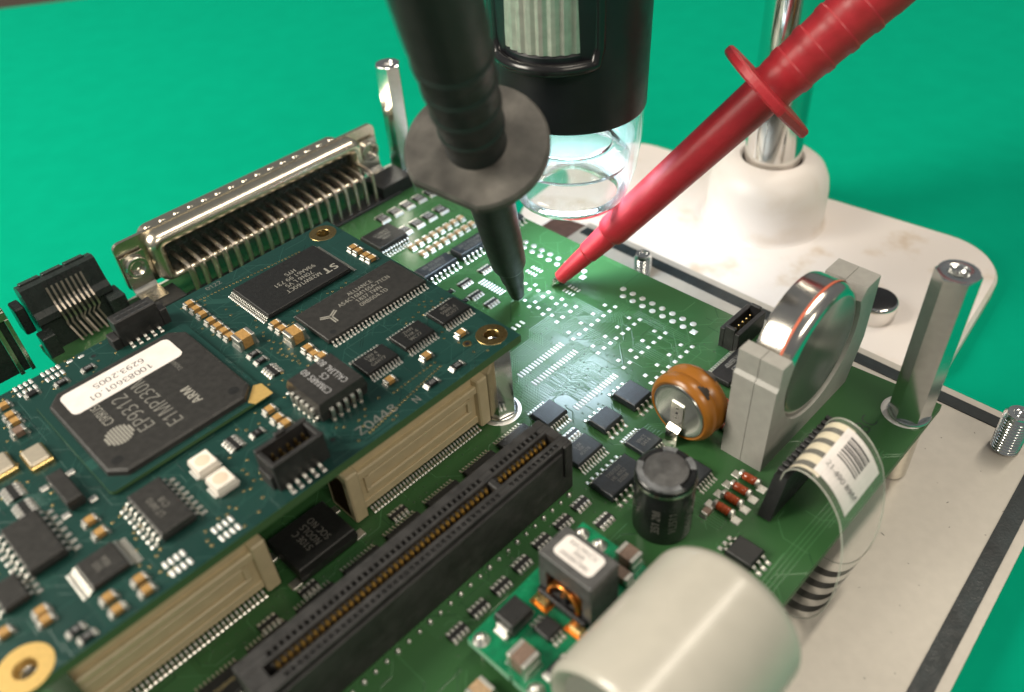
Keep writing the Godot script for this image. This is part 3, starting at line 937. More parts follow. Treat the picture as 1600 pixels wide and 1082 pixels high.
	words_on(b, "N", Vector3(1.3, 0.02, 31.3), Vector3.RIGHT, 1.4, M.mark_dim)
	words_on(b, "0122", Vector3(-4.0, 0.02, -20.7), Vector3.RIGHT, 1.1, M.mark_dim)
	etch.set_meta("label", "faint Z0448 etched by the board edge")
	for p in [[-12.7, 28.1], [15.7, 27.7], [-28.5, -19.2]]:
		var hg := G.new()
		hg.lathe(M.old_gold if p[0] > 0 else M.module_mask, [Vector2(0.8, 0.0), Vector2(0.75, 0.03), Vector2(0.4, 0.03)], 16)
		hg.lathe(M.black_plastic, [Vector2(0.4, 0.03), Vector2(0, 0.01)], 12)
		part(b, "tooling_hole", hg, Vector3(p[0], 0, p[1]))

func header_shape() -> G:
	var g := G.new()
	var m = M.dusty_plastic
	g.box(m, -4.4, 4.4, 0.0, 1.2, -2.5, 2.5)
	for s in [-1.0, 1.0]:
		g.box(m, -4.4, 4.4, 1.2, 5.2, minf(s * 1.75, s * 2.5), maxf(s * 1.75, s * 2.5), 0.12)
		var a: float = s * 3.6
		var c: float = s * 4.4
		g.box(m, minf(a, c), maxf(a, c), 1.2, 4.9, -1.75, 1.75, 0.1)
	g.box(m, -0.9, 0.9, 5.1, 5.9, -2.5, -1.8, 0.15)
	g.box(m, -4.9, -4.4, 0.0, 2.6, -1.6, 1.6, 0.1)
	return g

# ------------------------------------------------------------------ the large board
func main_board() -> Node3D:
	var b := thing("main_board", "large green circuit board carrying the slot connector, D-shaped port and battery holder", "circuit board")
	var x0 := -72.0
	var z0 := -58.0
	var sz := Vector2(146.0, 148.0)
	var buses := [
		[Vector2(22, 27.5), 14, Vector2(0.0, 0.42), [Vector2(5, 0), Vector2(2.5, -2.5), Vector2(5, 0), Vector2(2, 2), Vector2(7, 0)]],
		[Vector2(26, 17), 12, Vector2(0.5, 0.0), [Vector2(0, 6), Vector2(3, 3), Vector2(0, 8), Vector2(3, 3)]],
		[Vector2(24, 34), 11, Vector2(0.55, 0.0), [Vector2(0, -5), Vector2(-3, -3), Vector2(0, -6)]],
		[Vector2(40, 20), 12, Vector2(0.0, 0.5), [Vector2(-8, 0), Vector2(-2.5, 2.5), Vector2(-4, 0)]],
		[Vector2(30, 31), 16, Vector2(0.62, 0.0), [Vector2(0, 3), Vector2(1.5, 1.5), Vector2(0, 3.4)]],
		[Vector2(43, 22), 8, Vector2(0.0, 0.48), [Vector2(6, 0), Vector2(4, 4), Vector2(6, 0)]],
		[Vector2(52, 18), 5, Vector2(0.5, 0.0), [Vector2(0, 8), Vector2(5, 5), Vector2(0, 14)]],
		[Vector2(46, 27), 6, Vector2(0.5, 0.0), [Vector2(0, 7), Vector2(3, 3), Vector2(0, 11)]],
		[Vector2(-20, 39), 9, Vector2(0.0, 0.5), [Vector2(9, 0), Vector2(2, 2), Vector2(16, 0)]],
		[Vector2(57, 44), 5, Vector2(0.0, 0.6), [Vector2(-5, 0), Vector2(-3, 3), Vector2(-6, 0)]],
		[Vector2(20, 57), 7, Vector2(0.5, 0.0), [Vector2(0, 5), Vector2(4, 4), Vector2(0, 8)]],
		[Vector2(44, 55), 6, Vector2(0.0, 0.6), [Vector2(-6, 0), Vector2(-3, -3), Vector2(-4, 0)]],
		[Vector2(33, -10), 5, Vector2(0.0, 0.6), [Vector2(10, 0), Vector2(4, 4), Vector2(8, 0)]],
		[Vector2(27, 27.2), 5, Vector2(2.4, 0.0), [Vector2(0, 1.2), Vector2(1.0, 1.0)]],
		[Vector2(30, 30.6), 14, Vector2(0.75, 0.0), [Vector2(0, 2.0), Vector2(1.2, 1.2), Vector2(0, 4.6)]],
		[Vector2(46, 6), 9, Vector2(0.5, 0.0), [Vector2(0, 5), Vector2(2.5, 2.5), Vector2(0, 9)]],
		[Vector2(58, 26), 6, Vector2(0.0, 0.7), [Vector2(-3, 0), Vector2(-2, 2), Vector2(-8, 0)]],
		[Vector2(33, 20), 8, Vector2(0.0, 0.5), [Vector2(5, 0), Vector2(2, -2), Vector2(6, 0)]],
		[Vector2(20, 84), 4, Vector2(0.0, 0.7), [Vector2(36, 0)]],
	]
	board_material("board_mask", Vector2(x0, z0), sz, 13.8, lin(0.032, 0.098, 0.034), lin(0.052, 0.150, 0.058), lin(0.020, 0.066, 0.026), buses, 330, 0.27)
	var g := G.new()
	g.uo = Vector2(x0, z0)
	g.us = Vector2(1.0 / sz.x, 1.0 / sz.y)
	var poly := PackedVector2Array([Vector2(-70, -45.6), Vector2(-31.5, -45.6), Vector2(-30, -47), Vector2(-30, -56.5), Vector2(69.2, -56.0), Vector2(69.3, -10.5), Vector2(69.4, 12), Vector2(70.2, 52), Vector2(72.4, 80), Vector2(72.6, 88.0), Vector2(19, 88.4), Vector2(-70, 88.4)])
	g.prism(M.board_mask, poly, -1.6, 0.0, M.mask_edge)
	part(b, "board", g)
	ports(b)
	slot_connector(b)
	board_chips(b)
	board_pads(b)
	battery_holder(b)
	big_parts(b)
	return b

func ports(b: Node3D) -> void:
	# D-shaped port with 37 contacts
	var g := G.new()
	var dn := func(x0: float, x1: float, y0: float, y1: float, r: float, z: float) -> Array:
		var out := []
		for q in rounded(x0, x1, y0, y1, r, 4): out.append(Vector3(q.x, q.y, z))
		return out
	var cx := 25.2
	# rear can: rounded outside, open towards the pins
	var can := [dn.call(-3.4, 53.8, 3.0, 15.0, 2.9, -54.3), dn.call(-3.4, 53.8, 3.0, 15.0, 2.9, -52.4)]
	for k in 9:
		var a := k / 8.0 * PI
		var i := 1.8 - cos(a) * 1.8
		can.append(dn.call(-3.4 + i, 53.8 - i, 3.0 + i * 0.55, 15.0 - i, maxf(2.9 - i * 0.8, 0.7), -52.4 + sin(a) * 2.5))
	can.append(dn.call(0.2, 50.2, 4.98, 11.4, 0.7, -53.2))
	g.loft_smooth(M.shell_steel, can)
	g.loft(M.shell_steel, [dn.call(-9.6, 60.0, 3.2, 15.2, 1.6, -54.5), dn.call(-9.6, 60.0, 3.2, 15.2, 1.6, -53.6)])
	g.loft(M.shell_steel, [dn.call(-2.6, 53.0, 3.4, 13.6, 2.6, -54.3), dn.call(-2.2, 52.6, 4.0, 13.4, 2.6, -55.0), dn.call(-2.0, 52.4, 4.2, 13.2, 2.5, -60.2), dn.call(-1.6, 52.0, 4.6, 12.8, 2.2, -60.5)], false)
	var st := G.new()
	st.box(M.paper, -30.0, 69.2, -1.2, 0.05, -56.75, -56.2)
	part(b, "pale_board_edge", st)
	var o := part(b, "d_shaped_port", g, Vector3.ZERO, "long metal D-shaped port with 37 bent pins along the board's far edge")
	var ins := G.new()
	ins.loft(M.jack_plastic, [dn.call(-0.2, 50.6, 4.6, 11.7, 1.0, -59.6), dn.call(-0.2, 50.6, 4.6, 11.7, 1.0, -52.9)])
	part(o, "insulator", ins)
	var dimple := func() -> G:
		var q := G.new()
		q.t = Transform3D(Basis(), Vector3.ZERO)
		q.lathe(M.shell_steel, [Vector2(1.0, 0), Vector2(0.8, 0.28), Vector2(0.45, 0.45), Vector2(0, 0.5)], 12, 0.5)
		return q
	for k in 15: part(o, "dimple", shared("dimple", dimple), Vector3(0.4 + k * 3.55, 13.15, -58.2))
	var base := G.new()
	base.box(M.black_plastic, -2.0, 58.0, 0.0, 0.6, -48.0, -43.0, 0.15)
	base.box(M.black_plastic, 52.5, 62.0, 0.0, 3.6, -50.5, -43.3, 0.15)
	base.box(M.black_plastic, -12.0, -1.5, 0.0, 3.0, -50.5, -44.0, 0.15)
	part(o, "pin_base", base)
	var p1 := func() -> G:
		var q := G.new()
		q.strip(M.pin_metal, smooth_path([Vector3(0, 8.9, -52.4), Vector3(0, 8.9, -50.5), Vector3(0, 8.75, -47), Vector3(0, 8.3, -45.0), Vector3(0, 7.4, -44.6), Vector3(0, 5.0, -44.45), Vector3(0, 0.5, -44.4)], 3), Vector3.RIGHT, 0.74, 0.5)
		return q
	var p2 := func() -> G:
		var q := G.new()
		q.strip(M.pin_metal, smooth_path([Vector3(0, 6.2, -52.4), Vector3(0, 6.2, -50.0), Vector3(0, 5.9, -48.0), Vector3(0, 5.2, -47.2), Vector3(0, 3.0, -47.0), Vector3(0, 1.0, -47.0)], 3), Vector3.RIGHT, 0.74, 0.5)
		return q
	for k in 19: part(o, "pin", shared("dpin", p1), Vector3(1.18 + k * 2.77, 0, 0))
	for k in 18: part(o, "pin", shared("dpin2", p2), Vector3(2.56 + k * 2.77, 0, 0))
	for s in 2:
		var ig := G.new()
		var cx2: float = [-6.7, 56.7][s]
		ig.t = Transform3D(Basis(Vector3.RIGHT, PI / 2), Vector3(cx2, 9.3, -53.4))
		ig.lathe(M.nickel, [Vector2(2.5, 0), Vector2(2.5, 1.7), Vector2(2.3, 1.95), Vector2(1.75, 1.95), Vector2(1.45, 1.7), Vector2(1.5, 1.3), Vector2(1.4, 0.9), Vector2(1.5, 0.5), Vector2(1.4, 0.1), Vector2(1.4, -0.8)], 24, 0.9)
		ig.t = Transform3D()
		# bent bracket below the threaded insert
		var sg: float = [-1.0, 1.0][s]
		ig.strip(M.nickel, [Vector3(cx2, 7.0, -52.9), Vector3(cx2, 4.3, -52.6), Vector3(cx2, 3.4, -51.6), Vector3(cx2, 3.2, -49.5), Vector3(cx2, 3.1, -46.8)], Vector3.RIGHT, 5.2, 0.5)
		ig.strip(M.nickel, [Vector3(cx2, 12.2, -52.9), Vector3(cx2, 6.8, -52.9)], Vector3.RIGHT, 5.2, 0.5)
		part(o, "threaded_insert", ig)
	var rt := G.new()
	rt.box(M.rust_mark, 56.2, 57.4, 3.36, 3.42, -49.9, -47.2)
	part(o, "red_mark", rt)
	# black network jack
	var j := G.new()
	var prof := PackedVector2Array([Vector2(-58.5, 0.0), Vector2(-60.4, 0.0), Vector2(-60.4, 12.2), Vector2(-59.6, 13.0), Vector2(-57.2, 13.7), Vector2(-56.2, 13.4), Vector2(-54.4, 8.6), Vector2(-53.4, 7.6), Vector2(-53.0, 6.4), Vector2(-53.6, 5.6), Vector2(-52.4, 0.0)])
	var side := func(x: float) -> Array:
		var out := []
		for q in prof: out.append(Vector3(x, q.y, q.x))
		return out
	j.loft(M.jack_plastic, [side.call(-28.6), side.call(-12.8)])
	j.box(M.jack_plastic, -31.0, -29.0, 3.6, 10.0, -60.5, -56.5, 0.3)
	j.box(M.jack_plastic, -30.0, -27.2, 0.0, 5.0, -53.8, -50.4, 0.2)
	j.box(M.jack_plastic, -15.0, -11.6, 0.0, 6.0, -55.5, -50.4, 0.2)
	var jo := part(b, "network_jack", j, Vector3.ZERO, "black network jack with eight bent contact wires on its back")
	for k in 8:
		var w := G.new()
		var x := -23.9 + k * 1.03
		var jog := 0.55 if k < 4 else -0.1
		w.strip(M.pin_metal, [Vector3(x, 12.2, -55.5), Vector3(x - 0.05, 9.4, -54.4), Vector3(x - 0.05, 8.5, -53.9), Vector3(x, 7.4, -52.9), Vector3(x + 0.1, 6.3, -52.6), Vector3(x + 0.2, 5.2, -52.7), Vector3(x + jog - 0.5, 4.4, -52.4), Vector3(x + jog - 0.4, 3.9, -52.2), Vector3(x + 0.3 + jog, 0.6, -50.4 - 0.6 * (k % 2))], Vector3.RIGHT, 0.42, 0.22)
		part(jo, "contact_wire", w)
		var hg := G.new()
		hg.t = Transform3D(Basis(Vector3.RIGHT, 1.2), Vector3(x, 12.75, -55.86))
		hg.box(M.black_plastic, -0.3, 0.3, 0.0, 0.03, -0.35, 0.35)
		part(jo, "contact_slot", hg)
	for k in 3:
		var tg := G.new()
		tg.t = Transform3D(Basis(Vector3.RIGHT, -0.29), Vector3(-25.7 + k * 4.7, 13.45, -58.5))
		tg.box(M.jack_plastic, -2.1, 2.1, -0.1, 0.35, -0.9, 0.9, 0.12)
		part(jo, "top_rib", tg)
	var sp := G.new()
	sp.lathe(M.solder, [Vector2(0.95, 0), Vector2(0.8, 0.4), Vector2(0.3, 0.75), Vector2(0, 0.8)], 14, 0.5)
	part(b, "solder_joint", sp, Vector3(-32.6, 0, -43.9))
	# metal shelled port at the near end
	var u := G.new()
	u.box(M.nickel, -52.0, -33.4, 14.6, 15.2, -66.0, -50.6, 0.1)
	u.box(M.nickel, -52.0, -33.4, 12.8, 14.6, -50.9, -50.4, 0.1)
	u.box(M.nickel, -33.9, -33.4, 0.0, 14.6, -66.0, -50.6)
	u.box(M.nickel, -36.4, -35.5, 0.0, 12.8, -51.0, -50.3, 0.05)
	u.box(M.nickel, -34.2, -33.4, 0.0, 12.8, -50.9, -50.3, 0.05)
	u.box(M.jack_plastic, -52.0, -33.95, 0.0, 14.5, -66.0, -51.2)
	part(b, "shielded_port", u, Vector3.ZERO, "metal shelled port with black insides beside the network jack")

func slot_connector(b: Node3D) -> void:
	var h := 11.3
	var g := G.new()
	var m = M.dusty_plastic
	var z0 := 43.9
	var z1 := 51.4
	var xa := -42.6
	var xb := 15.4
	g.box(m, xa, xb, 0.2, 4.0, z0 + 0.4, z1 - 0.2)
	# side walls with a shallow rebate, end blocks, and the key between the two slots
	g.box(m, xa, xb, 4.0, h - 1.3, z0 + 0.02, 46.88)
	g.box(m, xa, xb, 4.0, h - 1.3, 48.97, 50.88)
	g.box(m, xa, xb, h - 1.3, h, z0, 45.45, 0.15)
	g.box(m, xa, xb, h - 1.3, h, 46.3, 46.9, 0.1)
	g.box(m, xa, xb, h - 1.3, h, 48.95, 49.72, 0.1)
	g.box(m, xa, xb, h - 1.3, h, 50.42, 50.9, 0.08)
	var xh := [xa + 0.0]
	for k in 39: xh.append(-0.12 - (38 - k))
	for k in 11: xh.append(2.88 + k)
	xh.append(xb)
	# little webs between the peg holes
	for k in xh.size() - 1:
		var a: float = xh[k] + (0.33 if k > 0 else 0.0)
		var c: float = xh[k + 1] - (0.33 if k < xh.size() - 2 else 0.0)
		g.box(m, a, c, h - 1.3, h - 0.02, 45.44, 46.31)
		g.box(m, a, c, h - 1.3, h - 0.02, 49.71, 50.43)
	g.box(m, xa, 13.0, 4.0, h - 0.9, 50.9, z1, 0.15)
	g.box(m, 13.6, xb, 4.0, h, 50.9, z1, 0.15)
	g.box(m, xa, -39.9, 4.0, h, 46.9, 48.95)
	g.box(m, 13.9, xb, 4.0, h, 46.9, 48.95)
	g.box(m, 0.75, 1.9, 4.0, h - 0.2, 46.9, 48.95, 0.1)
	g.box(m, xb - 1.3, xb + 0.9, 0.2, 7.5, 44.6, 50.4, 0.2)
	var o := part(b, "slot_connector", g, Vector3.ZERO, "long black slot connector with gold contacts running across the board")
	var gc := func() -> G:
		var q := G.new()
		q.strip(M.gold, [Vector3(0, 3.5, -0.9), Vector3(0, 7.4, -0.5), Vector3(0, 8.9, 0.0), Vector3(0, 9.9, -0.3), Vector3(0, 10.6, -0.75)], Vector3.RIGHT, 0.55, 0.18)
		return q
	var ps := func() -> G:
		var q := G.new()
		q.box(M.worn_grey, -0.16, 0.16, h - 1.2, h - 0.25, 0.1, 0.22, 0.04)
		return q
	var xs := []
	for k in 11: xs.append(2.88 + k)
	for k in 39: xs.append(-0.12 - k)
	for x in xs:
		part(o, "contact", shared("gcontact", gc), Vector3(x, 0, 47.85))
		if x < 13.5: part(o, "contact", shared("gcontact", gc), Vector3(x + 0.5, 0, 48.0), "", PI)
		part(o, "contact_tail", shared("gtail", ps), Vector3(x, 0, 49.9))
	var rib := func() -> G:
		var q := G.new()
		q.box(m, -0.18, 0.18, 5.0, h - 0.7, -0.4, 0.35)
		return q
	for x in xs:
		part(o, "divider", shared("gdiv", rib), Vector3(x - 0.5, 0, 47.1))
	for k in 27:
		var sg := G.new()
		var big := k % 3 == 0
		var r: float = 0.46 if big else 0.36
		sg.lathe(M.solder, [Vector2(r, 0), Vector2(r * 0.85, r * 0.7), Vector2(r * 0.4, r * 1.15), Vector2(0, r * 1.25)], 10, 0.5)
		part(b, "solder_joint", sg, Vector3(13.6 - k * 2.07, 0, 51.95 + 0.5 * float(k) / 26.0))
	# the two ivory stacking connectors under the processor module
	for k in 2:
		var xl: float = [-13.6, -62.0][k]
		var xr: float = [17.2, -28.4][k]
		var q := G.new()
		var iv = M.ivory
		q.box(iv, xl, xr, 0.9, 9.6, 24.0, 28.9, 0.1)
		q.box(iv, xl + 0.4, xr - 0.4, 9.6, 16.55, 24.4, 28.4)
		q.box(iv, xl, xr, 0.9, 2.4, 28.9, 29.25, 0.08)
		q.box(iv, xl, xr, 8.5, 9.9, 28.9, 29.7, 0.2)
		q.box(iv, xl + 3.6, xr - 3.6, 4.0, 4.9, 28.9, 29.5, 0.2)
		q.box(iv, xl + 3.6, xl + 4.5, 4.9, 7.6, 28.9, 29.45)
		q.box(iv, xr - 4.5, xr - 3.6, 4.9, 7.6, 28.9, 29.45)
		q.box(iv, xl + 3.6, xr - 3.6, 7.0, 7.6, 28.9, 29.3, 0.1)
		for e in [[xl, xl + 2.4], [xr - 2.4, xr]]:
			q.box(iv, e[0], e[1], 0.3, 11.2, 23.4, 30.2, 0.25)
		var mo := part(b, "stacking_connector", q, Vector3.ZERO, ["ivory stacking connector under the module's edge nearest the hexagonal standoff", "ivory stacking connector under the module's near end"][k])
		var n := 36
		for i in n:
			part(mo, "lead", shared("stack_lead", gull.bind(0.5, 1.1, 0.36, 0.18)), Vector3((xr - 3.1 if k == 1 else 14.1) - i * 0.69 * (1.0 if k == 0 else 1.12), 0, 29.1), "", -PI / 2)

func board_chips(b: Node3D) -> void:
	# seven like chips beside the slot
	for k in 8:
		var x: float = [16.6, 8.25, -0.4, -9.1, -17.75, -26.6, -35.2, -43.6][k]
		chip(b, "buffer_chip", Vector3(x, 0, 37.6 + 0.16 * k), 6.9, 4.3, 1.05, [10, 0.68, 0.26, 0.95, false, false], "", M.epoxy, ["TX0804B"], Vector3.RIGHT, 0.62, M.mark_gold, false)
	for p in [[-7.8, 33.5], [-26.3, 34.2], [-33.8, 34.6]]: net(b, Vector3(p[0], 0, p[1]))
	for p in [[13.4, 54.6], [8.8, 54.9], [3.8, 54.9], [-1.3, 55.4], [-6.2, 55.8], [-11.1, 56.0], [-15.9, 56.5], [13.4, 59.6], [48.6, -3.5], [42.2, -3.3], [40.8, 1.5], [41.1, 6.0], [35.6, -16.6]]: net(b, Vector3(p[0], 0, p[1]))
	net(b, Vector3(24.0, 0, 43.4), 3.0, 1.5)
	for p in [[37.9, -3.5], [37.9, 1.2]]: res(b, Vector3(p[0], 0, p[1]), 1.8, 1.0, 0.45, "")
	chip(b, "interface_chip", Vector3(24.6, 0, 37.5), 5.3, 4.5, 1.5, [7, 0.65, 0.3, 1.1, false, true], "small dark chip behind the slot connector's far end", M.epoxy_blue, [], Vector3.RIGHT)
	chip(b, "eight_pin_chip", Vector3(30.1, 0, 46.1), 5.0, 4.0, 1.6, [4, 1.27, 0.42, 1.15, false, true], "eight-leaded dark chip in the middle of a bare patch", M.epoxy_blue, [], Vector3.RIGHT)
	chip(b, "eight_pin_chip", Vector3(38.0, 0, 45.9), 5.2, 5.2, 1.8, [4, 1.27, 0.42, 1.3, false, true], "wide eight-leaded dark chip beside the amber disc", M.epoxy_blue, [], Vector3.RIGHT)
	chip(b, "logic_chip", Vector3(21.9, 0, 47.5), 6.6, 4.4, 1.3, [10, 0.68, 0.28, 1.1, false, true], "dark chip against the slot connector's end with a fine row of leads", M.epoxy_blue, ["5-JM", "Y0X", "4CH78"], Vector3.RIGHT, 0.6, M.mark_dim)
	chip(b, "logic_chip", Vector3(21.4, 0, 56.1), 9.0, 4.8, 1.7, [7, 1.27, 0.42, 1.2, false, true], "oblong dark chip in front of the tall black capacitor", M.epoxy_blue, ["TXB0E01", "HE 4052", "E02M"], Vector3.RIGHT, 0.7, M.mark_dim)
	chip(b, "logic_chip", Vector3(30.5, 0, 54.3), 5.0, 4.4, 1.2, [7, 0.65, 0.3, 1.1, false, true], "dark chip half hidden behind the tall black capacitor", M.epoxy_blue, ["VHCT", "0414"], Vector3.RIGHT, 0.7, M.mark_dim)
	chip(b, "logic_chip", Vector3(30.4, 0, 64.6), 5.0, 4.4, 1.2, [6, 0.75, 0.3, 1.1, false, true], "dark chip in the tall black capacitor's shadow facing the battery holder", M.epoxy_blue, [], Vector3.RIGHT)
	chip(b, "logic_chip", Vector3(22.6, 0, 79.6), 4.2, 4.6, 1.5, [3, 1.27, 0.5, 1.2, false, true], "small dark chip beside the grey drum", M.epoxy, [], Vector3.RIGHT)
	chip(b, "memory_chip", Vector3(57.0, 0, 55.4), 11.0, 4.4, 1.3, [16, 0.65, 0.28, 0.9, false, false], "dark chip printed 4M9LV tucked behind the battery holder", M.epoxy, ["4M9LV", "67MJK"], Vector3.RIGHT, 1.0, M.mark)
	for k in 2:
		chip(b, "resistor_chip", Vector3([52.2, 41.2][k], 0, [-11.5, -11.6][k]), 9.8, 4.0, 1.9, [8, 1.27, 0.42, 1.15, false, true], ["dark sixteen-leaded chip half behind the black probe tip", "dark sixteen-leaded chip next to the module's far corner"][k], M.epoxy_blue, ["PSLZ3EZN", "WVTZA C40"] if k == 0 else ["ZCN30M", "K60E50 80"], Vector3.LEFT, 0.95, M.mark_dim)
	chip(b, "driver_chip", Vector3(41.0, 0, -29.2), 8.4, 7.4, 2.2, [10, 0.8, 0.32, 1.2, false, true], "square dark chip beside the far end of the D-shaped port", M.epoxy, ["LC74052", "005400", "0051"], Vector3.RIGHT, 0.8, M.mark)
	chip(b, "driver_chip", Vector3(66.0, 0, -12.5), 5.0, 4.0, 1.6, [4, 1.27, 0.42, 1.1, false, true], "small dark chip at the board's far edge behind the black probe", M.epoxy_blue, [], Vector3.RIGHT)
	var un := G.new()
	un.pack(M.epoxy, 11.0, 9.0, 0.2, 3.4, 0.3)
	for p in [[-6.2, -3.4], [-6.2, 3.4], [6.2, -3.4], [6.2, 3.4]]: un.box(M.tin, p[0] - 0.9, p[0] + 0.9, 0.0, 0.4, p[1] - 0.8, p[1] + 0.8, 0.1)
	var uo := part(b, "thick_chip", un, Vector3(-21.0, 0, 28.6), "thick black chip in the dark under the module between the ivory connectors")
	chip_words(uo, ["S10E C", "NOOLS", "SOC NO"], 3.4, Vector3(0, 0, -1), 1.1, M.mark_dim, Vector3.ZERO)
	# power resistors and capacitors by the D-shaped port
	for k in 5:
		var x: float = [46.9, 50.9, 54.75, 58.6, 62.4][k]
		for z in [-37.3, -29.2]:
			if k == 4 and z > -30: continue
			res(b, Vector3(x, 0, z), 3.2, 2.5, 0.6, "2R2" if k % 2 else "22R", true, Vector3.RIGHT)
	for k in 8:
		for z in [-22.5, -18.6]: cap(b, Vector3(43.6 + k * 2.2, 0, z), 2.0, 1.25, 0.8, M.ceramic_pale, true)

func board_pads(b: Node3D) -> void:
	for x in [56.0, 52.2, 48.4, 44.6]:
		for k in 4:
			var z: float = 24.6 + k * 6.4
			if x < 48 and k == 3: z += 0.1
			pad(b, x, 0, z, 0.8, 0.8); pad(b, x + 0.95, 0, z + 2.0, 0.8, 0.8); pad(b, x - 0.9, 0, z + 2.05, 0.8, 0.8)
	for q in [[50.7, 6.7, 4], [46.4, 10.7, 3]]:
		for k in int(q[2]):
			var z: float = q[1] + k * 3.88
			pad(b, q[0], 0, z, 0.8, 0.8); pad(b, q[0] + 1.0, 0, z + 2.05, 0.8, 0.8); pad(b, q[0] - 0.9, 0, z + 2.15, 0.8, 0.8)
	for k in 8:
		pad(b, 62.7, 0, 24.1 + 2.55 * k, 1.35, 1.35, 0.65)
		pad(b, 60.75, 0, 25.6 + 2.55 * k, 1.35, 1.35, 0.65 if k < 7 else 0.1)
	for k in 8: pad(b, 62.2, 0, -4.0 + 2.52 * k, 1.35, 1.35, 0.65)
	for k in 8: pad(b, 60.35, 0, -2.8 + 2.52 * k, 1.35, 1.35, 0.65 if k < 7 else 0.1)
	for k in 16:
		pad(b, 29.1 + k * 0.79, 0, 25.9, 0.46, 1.5, 0.2)
		pad(b, 29.3 + k * 0.79, 0, 29.4, 0.46, 1.5, 0.2)
		pad(b, 29.6 + k * 0.755, 0, 39.6, 0.5, 1.5, 0.22)
	for k in 9: pad(b, 45.2, 0, -1.1 + k * 0.79, 2.0, 0.4, 0.12)
	for c in [[55.2, 5.15], [55.3, 16.0], [55.2, -1.6]]:
		for k in 4:
			for s in [-0.9, 0.9]: pad(b, c[0] + s, 0, c[1] + (k - 1.5) * 0.84, 1.0, 0.42, 0.1)
	for k in 3: pad(b, 38.3 + k * 1.25, 0, 15.3, 0.6, 1.3, 0.15)
	for q in [[35.5, 69.9], [32.7, 70.0], [30.1, 70.1], [27.4, 70.2]]:
		pad(b, q[0], 0, q[1], 1.5, 1.5, 0.06, M.tin); pad(b, q[0], 0, q[1] + 4.85, 1.5, 1.5, 0.06, M.tin)
	var spots := []
	spots = strewn([[20, 46, 12, 44, 90], [44, 60, 4, 50, 60], [-16, 20, 31, 36, 50], [16, 36, 42, 62, 40], [30, 36, -10, 14, 16], [36, 48, 50, 62, 20], [20, 34, 64, 84, 26], [-20, 20, 52, 60, 20], [44, 66, 72, 84, 14], [36, 48, -20, 10, 30], [58, 66, 46, 56, 10], [-44, -14, 30, 36, 40]], 0.9, spots)
	vias(b, spots, 0.0, 0.24, M.board_mask, M.black_plastic)
	var ring := G.new()
	ring.lathe(M.pad, [Vector2(4.1, 0), Vector2(4.0, 0.05), Vector2(2.0, 0.05)], 36)
	for p in [Vector3(20.1, 0, 29.3), Vector3(66.9, 0, 85.0 - 1.0), Vector3(-60.6, 0, 29.9)]: part(b, "mounting_ring", ring, p)
	words_on(b, "BC", Vector3(59.6, 0.02, 80.4), Vector3.RIGHT, 2.6, M.mark_dark)
	words_on(b, "L8", Vector3(52.6, 0.02, 81.2), Vector3.RIGHT, 2.6, M.mark_dark)
	words_on(b, "F 1", Vector3(53.0, 0.02, 77.6), Vector3.RIGHT, 2.2, M.rust_mark)

func battery_holder(b: Node3D) -> void:
	# two grey halves with a round cut-out, the front one open
	var g := G.new()
	var c := Vector2(53.6, 15.6)
	var shape := func(r: float, full: bool) -> PackedVector2Array:
		var p := PackedVector2Array([Vector2(38.4, 0.0), Vector2(67.0, 0.0), Vector2(70.2, 9.0), Vector2(70.2, 22.6), Vector2(65.6, 22.6)])
		if r > 0.0:
			var a0 := asin(clampf((20.6 - c.y) / r, -1, 1))
			for k in 25:
				var a := lerpf(a0, -PI - a0, k / 24.0)
				p.append(c + Vector2(cos(a), sin(a)) * r)
		p.append(Vector2(42.0, 22.6)); p.append(Vector2(39.3, 22.6)); p.append(Vector2(39.3, 18.6)); p.append(Vector2(38.7, 18.0))
		return p
	for k in 2:
		g.t = Transform3D(Basis(Vector3(1, 0, 0), Vector3(0, 0, 1), Vector3(0, 1, 0)), Vector3.ZERO)
		g.prism(M.holder_grey, shape.call(12.5 if k == 0 else 11.6, false), [64.8, 68.65][k], [68.55, 72.5][k])
	g.t = Transform3D()
	g.prism(M.holder_grey, rounded(40.0, 66.0, 64.9, 72.3, 0.3, 1), 0.1, 2.9)
	part(b, "battery_holder", g, Vector3.ZERO, "grey two-part plastic holder gripping the upright coin cell")

